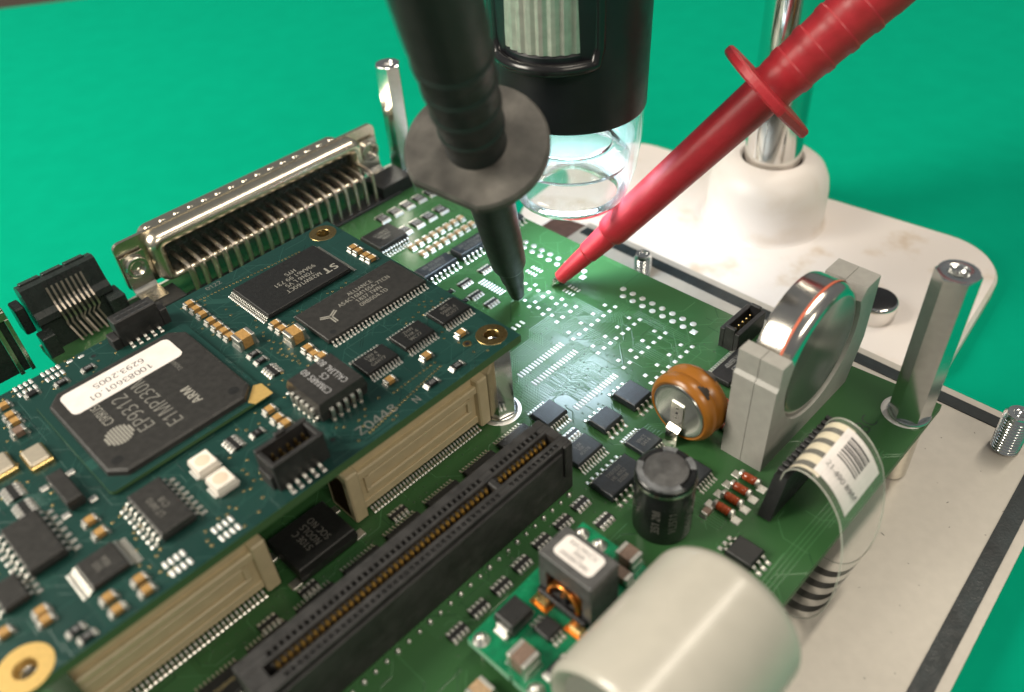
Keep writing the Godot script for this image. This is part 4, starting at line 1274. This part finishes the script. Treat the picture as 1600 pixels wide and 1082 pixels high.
func big_parts(b: Node3D) -> void:
	# amber disc capacitor standing on edge
	var g := G.new()
	var ax := Vector3(1.0, 0.0, 0.06).normalized()
	var side := Vector3(0, 1, 0).cross(ax)
	var cen := Vector3(35.6, 6.9, 57.6)
	g.t = Transform3D(Basis(side, ax, side.cross(ax)), cen)
	g.lathe(M.amber, [Vector2(5.2, -0.15), Vector2(5.7, -0.35), Vector2(6.1, -0.1), Vector2(6.5, 0.6), Vector2(6.6, 1.5), Vector2(6.02, 2.6), Vector2(6.6, 3.6), Vector2(6.5, 4.6), Vector2(6.0, 5.4), Vector2(5.2, 5.8), Vector2(0, 5.8)], 48, 0.6)
	var o := part(b, "disc_capacitor", g, Vector3.ZERO, "amber sleeved disc capacitor standing on its edge with a metal face")
	var f := G.new()
	f.t = g.t
	f.lathe(M.coin_face, [Vector2(0, -0.42), Vector2(4.3, -0.42), Vector2(4.7, -0.5), Vector2(5.2, -0.42), Vector2(5.35, -0.1)], 40, 0.7)
	part(o, "metal_face", f)
	var tab := G.new()
	var dn := -ax
	tab.strip(M.nickel, [cen + dn * 0.55 + Vector3(0, 1.9, 0), cen + dn * 0.6 + Vector3(0, -3.2, 0), cen + dn * 1.5 + Vector3(0, -3.9, 0), cen + dn * 1.7 + Vector3(0, -7.3, 0)], side, 2.5, 0.25)
	part(o, "terminal_tab", tab)
	for k in 3:
		var dg := G.new()
		dg.t = Transform3D(Basis(side, ax, side.cross(ax)), cen + dn * 0.74 + Vector3(0, 0.9 - k * 1.1, 0))
		dg.lathe(M.solder if k != 1 else M.print_ink, [Vector2(0.22, 0.0), Vector2(0.0, -0.04)], 10)
		part(o, "weld_dot", dg)
	var blk := G.new()
	for p in [[0.35, 1.1, 1.5], [0.1, 4.6, 0.9]]:
		for i in 6:
			var a: float = p[0] + i * 0.07
			var r1 := 6.64
			var q0 := (side.cross(ax) * cos(a) + side * sin(a))
			var q1 := (side.cross(ax) * cos(a + 0.07) + side * sin(a + 0.07))
			if q0.y < 0:
				q0 = -q0; q1 = -q1
			var e: float = p[2] * (1.0 - absf(i - 2.5) / 4.0)
			blk.quad(M.amber_print, cen + q0 * r1 + ax * p[1], cen + q1 * r1 + ax * p[1], cen + q1 * r1 + ax * (p[1] + e), cen + q0 * r1 + ax * (p[1] + e))
	part(o, "printed_patch", blk)
	# tall black can capacitor
	var cg := G.new()
	cg.lathe(M.can_black, [Vector2(4.55, 0.0), Vector2(4.7, 0.4), Vector2(4.7, 12.0), Vector2(4.62, 12.5), Vector2(4.3, 12.75), Vector2(3.7, 12.7), Vector2(3.5, 12.3), Vector2(3.3, 12.2)], 48, 0.75)
	cg.lathe(M.nickel, [Vector2(4.72, 11.2), Vector2(4.78, 11.45), Vector2(4.72, 11.7)], 48, 0.5)
	var co := part(b, "can_capacitor", cg, Vector3(19.5, 0, 66.4), "tall black cylindrical capacitor with a scuffed grey top")
	var tp := G.new()
	tp.lathe(M.can_top, [Vector2(3.45, 12.2), Vector2(3.4, 12.85), Vector2(3.1, 13.0), Vector2(0, 13.02)], 36, 0.7)
	part(co, "top_disc", tp)
	for k in 4:
		var kg := G.new()
		var a: float = [2.9, 0.5, -0.6, 4.0][k]
		kg.t = Transform3D(Basis(Vector3.UP, a), Vector3.ZERO)
		var wide: float = [1.0, 0.28, 0.3, 0.34][k]
		var ring0 := []
		for e in [[3.55, 12.25], [3.55, 12.95], [4.45, 12.9], [4.6, 12.3]]: ring0.append(e)
		for i in 5:
			var a0 := lerpf(-wide, wide, i / 5.0)
			var a1 := lerpf(-wide, wide, (i + 1) / 5.0)
			for j in 3:
				var A := Vector3(cos(a0) * ring0[j][0], ring0[j][1], sin(a0) * ring0[j][0])
				var B := Vector3(cos(a1) * ring0[j][0], ring0[j][1], sin(a1) * ring0[j][0])
				var C := Vector3(cos(a1) * ring0[j + 1][0], ring0[j + 1][1], sin(a1) * ring0[j + 1][0])
				var D := Vector3(cos(a0) * ring0[j + 1][0], ring0[j + 1][1], sin(a0) * ring0[j + 1][0])
				var n := (B - A).cross(D - A).normalized()
				if n.y < -0.01 or (absf(n.y) < 0.02 and n.dot(A) > 0): n = -n
				kg.quad(M.worn_grey, A, B, C, D, n)
		part(co, "rim_tab", kg)
	for k in 3:
		words_on(co, ["351 2M", "VLIS11", "M 220"][k], Vector3(cos([2.75, 2.2, 1.6][k]) * 4.74, 5.6, sin([2.75, 2.2, 1.6][k]) * 4.74), Vector3(0, 1, 0), 1.2, M.mark_dim, Vector3(cos([2.75, 2.2, 1.6][k]), 0, sin([2.75, 2.2, 1.6][k])))
	# glass diodes
	for q in [[35.5, 72.3], [32.7, 72.4], [30.1, 72.5], [27.5, 72.6], [47.8, 59.2], [45.0, 60.4], [42.6, 61.5]]:
		var dsh := func() -> G:
			var d := G.new()
			d.t = Transform3D(Basis(Vector3.RIGHT, PI / 2), Vector3(0, 0.8, 0))
			d.lathe(M.red_glass, [Vector2(0.55, -1.25), Vector2(0.72, -0.9), Vector2(0.72, 0.2), Vector2(0.66, 0.4), Vector2(0.72, 0.6), Vector2(0.72, 0.95), Vector2(0.55, 1.25)], 20, 0.6)
			for s in [-1.0, 1.0]: d.lathe(M.tin, [Vector2(0.0, s * 1.85), Vector2(0.7, s * 1.85), Vector2(0.78, s * 1.7), Vector2(0.78, s * 1.3), Vector2(0.6, s * 1.2)], 20, 0.6)
			return d
		part(b, "glass_diode", shared("diode", dsh), Vector3(q[0], 0, q[1]), "red glass diode with silver ends")
	# header for the clear film cable
	var hg := G.new()
	var hp := PackedVector2Array([Vector2(30.4, 0.3), Vector2(47.6, 0.3), Vector2(49.6, 7.6), Vector2(33.6, 7.6)])
	hg.t = Transform3D(Basis(Vector3(1, 0, 0), Vector3(0, 0, 1), Vector3(0, 1, 0)), Vector3.ZERO)
	hg.prism(M.black_plastic, hp, 77.0, 79.2)
	hg.t = Transform3D()
	for k in 12: hg.box(M.black_plastic, 34.0 + k * 1.3, 34.8 + k * 1.3, 7.6, 8.6, 77.1, 78.2, 0.1)
	part(b, "film_connector", hg, Vector3.ZERO, "black upright connector at the root of the clear film cable")
	# small boxed header behind the battery
	var mh := G.new()
	mh.box(M.dusty_plastic, 60.6, 70.0, 0.0, 4.6, 49.2, 50.2, 0.1)
	mh.box(M.dusty_plastic, 60.6, 70.0, 0.0, 4.6, 52.4, 53.4, 0.1)
	mh.box(M.dusty_plastic, 60.6, 61.4, 0.0, 5.4, 50.2, 52.4, 0.1)
	mh.box(M.dusty_plastic, 69.2, 70.0, 0.0, 5.4, 50.2, 52.4, 0.1)
	mh.box(M.dusty_plastic, 61.4, 69.2, 0.0, 2.0, 50.2, 52.4)
	var mo := part(b, "boxed_header", mh, Vector3.ZERO, "small black boxed header half behind the coin cell")
	for k in 5:
		var pg := G.new()
		pg.box(M.gold, -0.2, 0.2, 2.0, 4.2, -0.2, 0.2, 0.08)
		part(mo, "pin", pg, Vector3(62.6 + k * 1.3, 0, 51.3))
	var bc := G.new()
	cap(b, Vector3(-20.2, 0, 65.8), 3.2, 2.8, 2.0, M.ceramic_pale)
	cap(b, Vector3(25.5, 0, 70.8), 2.0, 1.2, 0.9, M.ceramic_brown)

# ------------------------------------------------------------------ things on and around the boards
func converter_module() -> void:
	var y := 5.0
	var b := thing("converter_module", "small bright green power converter board standing beside the slot connector", "converter board", Vector3(0, y, 0))
	var g := G.new()
	g.prism(M.dcdc_mask, PackedVector2Array([Vector2(-17.2, 60.6), Vector2(8.3, 59.6), Vector2(8.3, 78.0), Vector2(-17.2, 78.0), Vector2(-17.2, 69.2), Vector2(-16.9, 69.1), Vector2(-16.9, 68.7), Vector2(-17.2, 68.6)]), -1.5, 0.0, M.dcdc_edge)
	part(b, "board", g)
	for p in [[-16.0, 62.1], [6.4, 60.9], [6.6, 64.2], [-16.3, 72.6]]:
		var s := G.new()
		s.lathe(M.solder, [Vector2(1.25, 0), Vector2(1.15, 0.12), Vector2(0.8, 0.45), Vector2(0.55, 0.9), Vector2(0.3, 1.05), Vector2(0, 1.08)], 18, 0.6)
		s.lathe(M.tin, [Vector2(0.42, -5.0), Vector2(0.42, 0.5)], 10)
		part(b, "solder_post", s, Vector3(p[0], 0, p[1]))
	# inductor: ferrite cup with the copper winding in its open side
	var ig := G.new()
	ig.box(M.ferrite, -2.95, 2.95, 5.6, 9.2, -4.75, 4.75, 0.18)
	ig.box(M.ferrite, -2.95, 2.95, 0.7, 5.6, 3.2, 4.75)
	ig.box(M.ferrite, -2.95, 2.95, 0.7, 5.6, -4.75, -3.4)
	ig.box(M.ferrite, -2.95, 2.95, 0.7, 1.6, -3.4, 3.2)
	ig.box(M.ferrite, 1.6, 2.95, 1.6, 5.6, -3.4, 3.2)
	var io := part(b, "inductor", ig, Vector3(-1.75, 0, 67.4), "grey ferrite inductor with an orange copper winding and a white label")
	var w := G.new()
	for k in 5:
		var pts := []
		for i in 19:
			var a := lerpf(-0.3, PI + 0.3, i / 18.0)
			pts.append(Vector3(-3.1 + k * 0.8, 1.5 + sin(a) * 3.4, cos(a) * 2.7 - 0.1))
		w.tube(M.copper, pts, 0.4, 8)
	part(io, "copper_winding", w)
	var bob := G.new()
	bob.box(M.scope_gloss, -3.9, -2.2, 0.2, 1.5, -4.6, 4.4, 0.3)
	bob.box(M.scope_gloss, -3.2, 1.2, 1.5, 5.2, -0.9, 0.7, 0.3)
	part(io, "bobbin", bob)
	for z in [-2.9, 3.6]:
		var tg := G.new()
		tg.box(M.copper, -1.0, 0.9, 0.02, 0.12, -1.6, 1.6)
		tg.box(M.gold, -0.6, 0.8, 0.12, 1.0, -1.2, 1.2, 0.3)
		part(io, "terminal", tg, Vector3(-4.5, 0, z))
	var lb := G.new()
	lb.prism(M.paper, rounded(-1.9, 1.9, -3.4, 3.4, 0.8, 5), 9.202, 9.26)
	part(io, "label", lb, Vector3(0.2, 0, 0.0), "white rounded label on the inductor")
	for k in 3: words_on(io, ["7C2SM21AN", "MWJ", "0M02M6960"][k], Vector3(1.25 - k * 1.05, 9.27, 0.0), Vector3(0, 0, -1), 0.72, M.print_ink, Vector3.UP, 0.9)
	var d := G.new()
	d.pack(M.epoxy, 4.3, 3.6, 0.2, 2.9, 0.2)
	d.box(M.solder, -3.0, -2.0, 0.0, 0.5, -1.2, 1.2, 0.15)
	d.box(M.solder, -2.5, -1.9, 0.3, 1.6, -1.1, 1.1, 0.15)
	d.box(M.solder, 2.0, 2.9, 0.0, 0.5, -1.2, 1.2, 0.15)
	part(b, "diode", d, Vector3(-11.0, 0, 63.6), "black block diode with a wide silver terminal")
	chip(b, "controller_chip", Vector3(-8.9, 0, 68.0), 2.9, 2.9, 1.1, [3, 0.8, 0.4, 0.8, false, true], "tiny black controller chip", M.epoxy, [], Vector3.RIGHT)
	cap(b, Vector3(-14.6, 0, 68.9), 3.4, 3.0, 2.8, M.ceramic_brown, true)
	cap(b, Vector3(9.9 - 2.6, 0, 69.2), 3.2, 2.5, 2.4, M.ceramic_brown, true)
	cap(b, Vector3(4.4, 0, 70.2), 3.2, 1.7, 1.6, M.ceramic_brown, true)
	var cb := G.new()
	cb.pack(M.epoxy_blue, 2.6, 1.4, 0.1, 0.9, 0.1)
	for s in [-1.0, 1.0]: cb.box(M.solder, minf(s * 1.2, s * 2.2), maxf(s * 1.2, s * 2.2), 0.0, 0.6, -0.8, 0.8, 0.2)
	part(b, "chip_resistor", cb, Vector3(-12.2, 0, 72.6))

func grey_drum() -> void:
	var g := G.new()
	g.t = Transform3D(Basis(Vector3.BACK, -PI / 2), Vector3(0, 11.0, 86.0))
	var r := 11.0
	var x1 := 7.6
	var x0 := -16.5
	var p := [Vector2(0, x0 + 0.9), Vector2(r - 2.2, x0 + 0.9), Vector2(r - 1.4, x0 + 0.25), Vector2(r - 0.7, x0), Vector2(r - 0.15, x0 + 0.5), Vector2(r, x0 + 1.2)]
	for k in 9:
		var a := k / 8.0 * PI / 2
		p.append(Vector2(r - 2.6 + cos(a) * 2.6, x1 - 2.6 + sin(a) * 2.6))
	p.append(Vector2(0, x1 + 0.15))
	g.lathe(M.drum_grey, p, 72, 0.8)
	var o := thing("grey_drum", "large smooth grey cylinder lying over the board's near edge", "capacitor")
	part(o, "casing", g)
	var f := G.new()
	f.t = g.t
	f.lathe(M.drum_end, [Vector2(0, x0 + 0.8), Vector2(r - 2.3, x0 + 0.8)], 40)
	part(o, "end_seal", f)
	for z in [81.0, 84.0]:
		var l := G.new()
		l.tube(M.tin, [Vector3(x0 + 1.0, 11, z), Vector3(x0 - 1.0, 11, z), Vector3(x0 - 2.0, 9, z), Vector3(x0 - 2.0, 0.0, z)], 0.45, 8)
		part(o, "lead", l)

func coin_cell() -> void:
	var g := G.new()
	g.t = Transform3D(Basis(Vector3.RIGHT, PI / 2), Vector3(53.6, 15.9, 65.3))
	g.lathe(M.coin_steel, [Vector2(0, 0), Vector2(11.4, 0), Vector2(12.0, 0.3), Vector2(12.2, 1.0), Vector2(12.2, 4.5)], 64, 0.7)
	var o := thing("coin_cell", "thick silver coin cell with an orange sealing ring held upright in the grey holder", "battery")
	part(o, "steel_can", g)
	var s := G.new()
	s.t = g.t
	s.lathe(M.orange_seal, [Vector2(12.2, 4.5), Vector2(12.24, 4.7), Vector2(12.2, 4.95)], 64, 0.7)
	part(o, "sealing_ring", s)
	var c := G.new()
	c.t = g.t
	c.lathe(M.coin_steel, [Vector2(12.1, 4.95), Vector2(11.95, 5.6), Vector2(11.6, 6.3), Vector2(11.0, 6.75), Vector2(10.4, 6.85)], 64, 0.7)
	c.lathe(M.coin_face, [Vector2(10.4, 6.85), Vector2(10.2, 6.75), Vector2(0, 6.75)], 64, 0.7)
	part(o, "front_cap", c)

func film_cable() -> void:
	var o := thing("film_cable", "clear flexible film cable with a barcode label, looping over the board's edge", "cable")
	var xs := [40.0, 12.8]
	var path := smooth_path([Vector3(0, 6.5, 78.1), Vector3(0, 9.8, 78.6), Vector3(0, 12.0, 80.6), Vector3(0, 12.3, 83.6), Vector3(0, 10.6, 86.7), Vector3(0, 7.0, 89.4), Vector3(0, 2.0, 91.3), Vector3(0, -4.0, 92.0), Vector3(0, -9.0, 91.2), Vector3(0, -12.2, 89.0), Vector3(0, -13.6, 85.6), Vector3(0, -13.4, 80.0)], 5)
	# the film leans: its far end stands higher up the board's length
	var place := func(p: Vector3, u: float) -> Vector3: return Vector3(xs[0] + u * xs[1] * 0.5 + (p.z - 78.0) * -0.16 + minf(p.y - 8.0, 0.0) * 0.24, p.y + u * 0.5, p.z)
	var sheet := func(i0: int, i1: int, u0: float, u1: float, lift: float, m) -> G:
		var q := G.new()
		for i in range(i0, i1):
			var d: Vector3 = (path[i + 1] - path[i]).normalized()
			var n := Vector3(0, d.z, -d.y)
			if n.y < 0 and i < 4: n = -n
			var a: Vector3 = place.call(path[i], u0) + n * lift
			var b2: Vector3 = place.call(path[i], u1) + n * lift
			var c: Vector3 = place.call(path[i + 1], u1) + n * lift
			var e: Vector3 = place.call(path[i + 1], u0) + n * lift
			q.quad(m, a, b2, c, e, n)
		return q
	var last := path.size() - 1
	part(o, "clear_film", sheet.call(0, last, -1.0, 1.0, 0.0, M.film))
	for k in 4:
		var u := -0.78 + k * 0.42
		part(o, "printed_trace", sheet.call(0, 22, u, u + 0.17, -0.06, M.film_trace))
		part(o, "printed_trace", sheet.call(36, last, u, u + 0.2, -0.06, M.film_trace))
	for u in [-1.0, 1.0]:
		var q := G.new()
		var ep := []
		for p in path: ep.append(place.call(p, u))
		q.tube(M.film_edge, ep, 0.13, 6)
		part(o, "film_edge", q)
	part(o, "cream_backing", sheet.call(5, 15, -0.86, 0.86, -0.12, M.film_back))
	part(o, "paper_label", sheet.call(13, 24, -0.80, 0.80, 0.08, M.paper), Vector3.ZERO, "white paper label with barcode lines")
	var u2 := -0.05
	var r := RandomNumberGenerator.new()
	r.seed = 5
	var bars := G.new()
	var i := 0
	while u2 < 0.62:
		var w := r.randf_range(0.02, 0.06)
		var q: G = sheet.call(15, 21, u2, u2 + w, 0.12, M.print_ink)
		for m in q.surf:
			if not bars.surf.has(m): bars.surf[m] = [PackedVector3Array(), PackedVector3Array(), PackedVector2Array()]
			for k in 3: bars.surf[m][k].append_array(q.surf[m][k])
		u2 += w + r.randf_range(0.025, 0.06)
		i += 1
	stuff(part(o, "barcode", bars))
	var pa: Vector3 = place.call(path[19], -0.42)
	var pd: Vector3 = (path[20] - path[19]).normalized()
	words_on(o, "21-490 89M", pa + Vector3(0, pd.z, -pd.y) * 0.14, pd, 1.0, M.print_ink, Vector3(0, pd.z, -pd.y))

func standoff(label: String, at: Vector3, af: float, h: float) -> void:
	var o := thing("hex_standoff", label, "standoff", at, "hexagonal metal standoffs")
	var g := G.new()
	hex_prof(g, M.zinc, af, 0.55, h)
	part(o, "hexagonal_body", g)
	var w := G.new()
	w.lathe(M.zinc, [Vector2(1.6, 0.0), Vector2(af * 0.60, 0.0), Vector2(af * 0.62, 0.25), Vector2(af * 0.60, 0.5), Vector2(1.6, 0.5)], 32, 0.5)
	part(o, "washer", w)

func spacer(label: String, at: Vector3, h: float) -> void:
	var o := thing("round_spacer", label, "spacer", at, "round spacers between board and plate")
	var g := G.new()
	g.lathe(M.nickel, [Vector2(0, 0), Vector2(2.8, 0), Vector2(3.0, 0.2), Vector2(3.0, h - 0.2), Vector2(2.8, h), Vector2(0, h)], 32)
	part(o, "sleeve", g)

func stud(label: String, at: Vector3, r: float, h: float) -> void:
	var o := thing("threaded_stud", label, "stud", at, "threaded studs on the plate")
	var g := G.new()
	g.lathe(M.zinc, thread_prof(r, 0.0, h, 0.72), 32, 0.6)
	part(o, "thread", g)

func base_plate() -> void:
	var o := thing("base_plate", "pale metal plate under the circuit board with a dark sealing strip near its rim", "plate")
	var y := -14.6
	var g := G.new()
	# rim, gasket groove and floor are laid as separate pieces
	var out := PackedVector2Array([Vector2(94.3, -12.0), Vector2(94.3, 107.6), Vector2(-120, 120.0), Vector2(-120, -34.0), Vector2(56, -34.0), Vector2(66, -12.0)])
	g.prism(M.plate, out, y - 6.0, y, M.plate_edge)
	part(o, "plate_floor", g)
	var s := G.new()
	var strip_a := PackedVector2Array([Vector2(92.2, -11.0), Vector2(92.4, 106.0), Vector2(89.4, 102.9), Vector2(89.1, -11.0)])
	s.prism(M.gasket, strip_a, y + 0.0, y + 0.22)
	var strip_b := PackedVector2Array([Vector2(92.4, 106.0), Vector2(-120, 118.2), Vector2(-120, 115.0), Vector2(89.4, 102.9)])
	s.prism(M.gasket, strip_b, y + 0.0, y + 0.22)
	part(o, "sealing_strip", s, Vector3.ZERO, "dark sealing strip")
	var dust := G.new()
	var r := RandomNumberGenerator.new()
	r.seed = 77
	for k in 30:
		var p := Vector2(r.randf_range(0, 90), r.randf_range(88, 104)) if k < 22 else Vector2(r.randf_range(72, 89), r.randf_range(-5, 100))
		var l := r.randf_range(0.05, 0.16)
		var d := Vector2.from_angle(r.randf() * PI) * l
		if k % 9 == 0: d *= 3.0
		dust.tube(M.gasket, [Vector3(p.x - d.x, y + 0.04, p.y - d.y), Vector3(p.x, y + 0.07, p.y), Vector3(p.x + d.x, y + 0.04, p.y + d.y)], 0.045, 4)
	stuff(part(o, "dust_specks", dust))
	var c := thing("leather_pad", "dark reddish brown pad beside the plate under the microscope", "pad")
	var cg := G.new()
	cg.prism(M.brown_leather, PackedVector2Array([Vector2(69.0, -21.5), Vector2(92.0, -21.5), Vector2(93.5, -12.6), Vector2(69.0, -12.6)]), -21.0, -15.2)
	part(c, "pad", cg)

func microscope_stand() -> void:
	var o := thing("microscope_stand", "white plastic stand base with a domed socket and a shiny steel pole", "microscope stand")
	var g := G.new()
	var rr := rounded(-55, 0, -62, 0, 13.0, 8)
	var place := func(p: Vector2) -> Vector2: return Vector2(152.6, 75.2) + p.rotated(-0.10)
	var base := PackedVector2Array()
	var lip := PackedVector2Array()
	for q in rounded(-60, 0, -116, 0, 15.0, 10): base.append(place.call(q))
	for q in rounded(-59.2, -0.8, -115.2, -0.8, 14.2, 10): lip.append(place.call(q))
	g.loft(M.stand_white, [_up(base, -20.9), _up(base, -18.0), _up(lip, -17.0)])
	part(o, "base", g)
	var d := G.new()
	d.t = Transform3D(Basis(), Vector3(129.5, -17.05, 19.0))
	d.lathe(M.stand_white, [Vector2(16.3, 0.0), Vector2(15.7, 0.5), Vector2(15.4, 1.4), Vector2(15.2, 9.5), Vector2(14.7, 12.5), Vector2(13.4, 15.2), Vector2(11.2, 17.0), Vector2(9.0, 17.9), Vector2(8.1, 18.0), Vector2(7.7, 17.6), Vector2(7.5, 16.5)], 64, 0.7)
	part(o, "socket_dome", d)
	var p := G.new()
	p.t = d.t
	p.lathe(M.chrome, [Vector2(7.0, 14.0), Vector2(7.0, 260.0), Vector2(0, 260.0)], 48)
	part(o, "steel_pole", p)
	var m := thing("round_magnet", "short round magnet with a dark top and chrome side on the white stand base", "magnet", Vector3(109.0, -17.0, 60.5))
	var mg := G.new()
	mg.lathe(M.chrome, [Vector2(4.3, 0), Vector2(4.6, 0.3), Vector2(4.6, 2.2), Vector2(4.75, 2.5), Vector2(4.75, 4.3), Vector2(4.5, 4.8), Vector2(4.2, 5.0)], 40, 0.6)
	part(m, "rim", mg)
	var mt := G.new()
	mt.lathe(M.scope_gloss, [Vector2(4.2, 4.95), Vector2(3.9, 5.05), Vector2(0, 5.05)], 40, 0.6)
	part(m, "top_disc", mt)

func microscope() -> void:
	var tilt := Basis(Vector3(0.55, 0, 0.84).normalized(), -0.03)
	var o := thing("handheld_microscope", "black digital microscope with a ribbed metal focus wheel and a clear tip", "microscope")
	var base := Vector3(62.8, 17.6, 9.6)
	var tr := Transform3D(tilt, base)
	var g := G.new()
	g.t = tr
	g.lathe(M.scope_black, [Vector2(0, 25.0), Vector2(12.4, 25.0), Vector2(12.6, 20.4), Vector2(14.4, 20.3), Vector2(14.6, 20.8), Vector2(15.2, 52.0), Vector2(15.4, 110.0), Vector2(0, 110.0)], 72)
	part(o, "body", g)
	var c := G.new()
	c.t = tr
	c.lathe(M.pane, [Vector2(14.3, 20.1), Vector2(14.1, 14.0), Vector2(13.4, 8.0), Vector2(12.2, 3.2), Vector2(11.0, 0.6)], 72, 0.7)
	c.lathe(M.pane, [Vector2(9.5, 0.8), Vector2(10.6, 3.6), Vector2(11.8, 8.4), Vector2(12.6, 14.0)], 72, 0.7)
	c.lathe(M.clear, [Vector2(11.3, 1.3), Vector2(10.9, 0.5), Vector2(10.3, 0.0), Vector2(9.7, 0.15), Vector2(9.4, 0.8), Vector2(9.7, 1.7), Vector2(10.4, 1.7), Vector2(11.3, 1.3)], 72, 0.7)
	part(o, "clear_tip", c)
	var rim := G.new()
	rim.t = tr
	rim.lathe(M.clear, [Vector2(11.9, 9.2), Vector2(9.0, 12.6), Vector2(8.2, 12.6), Vector2(8.2, 11.6), Vector2(8.8, 11.4), Vector2(11.6, 8.4), Vector2(11.9, 9.2)], 64, 0.5)
	part(o, "lens_rim", rim)
	for k in 8:
		var l := G.new()
		l.t = tr * Transform3D(Basis(), Vector3(cos(TAU * k / 8) * 10.6, 23.6, sin(TAU * k / 8) * 10.6))
		l.lathe(M.led_glow, [Vector2(0, 0), Vector2(1.1, 0.1), Vector2(1.1, 0.6)], 12)
		part(o, "led_light", l)
	var lamp := SpotLight3D.new()
	lamp.name = "led_ring_light"
	lamp.transform = Transform3D(tilt * Basis(Vector3.RIGHT, -PI / 2), (tr * Vector3(0, 21.0, 0)) * MM)
	lamp.spot_angle = 62.0
	lamp.spot_angle_attenuation = 0.6
	lamp.light_energy = LED_ENERGY
	lamp.light_color = Color(0.84, 0.93, 1.0)
	lamp.light_size = 0.011
	lamp.spot_range = 3.0
	lamp.spot_attenuation = 2.0
	lamp.shadow_enabled = true
	add_child(lamp)
	# focus wheel in its raised window, facing the camera
	var face := Basis(Vector3.UP, FACE)
	var w := G.new()
	w.t = tr * Transform3D(face, Vector3(0, 35.5, 0))
	var rr := []
	for k in 78:
		var a := TAU * k / 78
		rr.append([cos(a), sin(a), [8.5, 8.85, 8.9][k % 3]])
	var r0 := []
	var r1 := []
	for e in rr:
		r0.append(Vector3(e[0] * e[2] + 7.6, 0.0, e[1] * e[2])); r1.append(Vector3(e[0] * e[2] + 7.6, 26.0, e[1] * e[2]))
	w.loft(M.knob_steel, [r0, r1])
	w.t = tr * Transform3D(face, Vector3(0, 32.9, 0))
	w.t = w.t * Transform3D(Basis(), Vector3(7.6, 0, 0)) 
	w.lathe(M.scope_black, [Vector2(8.0, 0.0), Vector2(8.9, 0.3), Vector2(8.9, 2.2), Vector2(8.5, 2.6)], 48)
	part(o, "focus_wheel", w)
	var fr := G.new()
	fr.t = tr * Transform3D(face, Vector3.ZERO)
	var arc := func(a0: float, a1: float, y0: float, y1: float, n: int) -> Array:
		var out := []
		for i in n + 1:
			var a := lerpf(a0, a1, float(i) / n)
			out.append(Vector3(cos(a) * 9.9 + 7.0, lerpf(y0, y1, float(i) / n), sin(a) * 10.2))
		return out
	var pts: Array = arc.call(-1.18, -1.18, 66.0, 36.0, 4) + arc.call(-1.08, 1.08, 33.2, 33.2, 18) + arc.call(1.18, 1.18, 36.0, 66.0, 4)
	fr.tube(M.scope_gloss, pts, 1.15, 10)
	part(o, "window_rim", fr)

# a test probe: tip, direction from the tip, colours
func probe(label: String, tip: Vector3, axis: Vector3, grip: Material, guard: Material, spin: float) -> void:
	var o := thing("test_probe", label, "probe", Vector3.ZERO, "pair of test probes")
	axis = axis.normalized()
	var side := axis.cross(Vector3(0.2, 1, 0.1)).normalized()
	var tr := Transform3D(Basis(side, axis, side.cross(axis)), tip)
	var n := G.new()
	n.t = tr
	n.lathe(M.nickel, [Vector2(0, 0), Vector2(0.35, 0.5), Vector2(0.95, 1.3), Vector2(1.0, 4.0)], 20, 0.6)
	part(o, "metal_tip", n)
	var s := G.new()
	s.t = tr
	s.lathe(grip, [Vector2(1.15, 2.3), Vector2(1.5, 2.6), Vector2(1.75, 5.0), Vector2(2.0, 9.0), Vector2(2.02, 10.5), Vector2(2.3, 10.9), Vector2(2.5, 14.0), Vector2(2.62, 16.6), Vector2(3.15, 17.3), Vector2(3.4, 18.4), Vector2(3.6, 28.0), Vector2(3.85, 42.0), Vector2(4.1, 56.5)], 40, 0.86)
	part(o, "sleeve", s)
	var gd := G.new()
	gd.t = tr * Transform3D(Basis(Vector3.UP, spin), Vector3.ZERO)
	var ring := func(r: float, y: float) -> Array:
		var out := []
		for k in 72:
			var a := TAU * k / 72
			var q := r
			if cos(a) > 0.7: q = minf(q, r * 0.86 / cos(a))
			out.append(Vector3(cos(a) * q, y, sin(a) * q))
		return out
	gd.loft(guard, [ring.call(3.9, 56.4), ring.call(10.6, 56.5), ring.call(11.0, 56.9), ring.call(11.0, 58.0), ring.call(10.6, 58.4), ring.call(5.2, 58.6)])
	part(o, "finger_guard", gd)
	var h := G.new()
	h.t = tr
	var p := [Vector2(4.8, 58.2), Vector2(4.45, 59.4)]
	for k in 4:
		var y0 := 60.6 + k * 5.0
		p += [Vector2(4.6 + k * 0.18, y0), Vector2(4.65 + k * 0.18, y0 + 1.4), Vector2(4.9 + k * 0.18, y0 + 1.8), Vector2(4.95 + k * 0.18, y0 + 3.1), Vector2(4.72 + k * 0.18, y0 + 3.5)]
	p += [Vector2(5.35, 81.0), Vector2(5.5, 82.0), Vector2(5.7, 100.0), Vector2(5.4, 130.0), Vector2(3.2, 138.0), Vector2(0, 138.0)]
	h.lathe(grip, p, 48, 0.86)
	part(o, "handle", h)
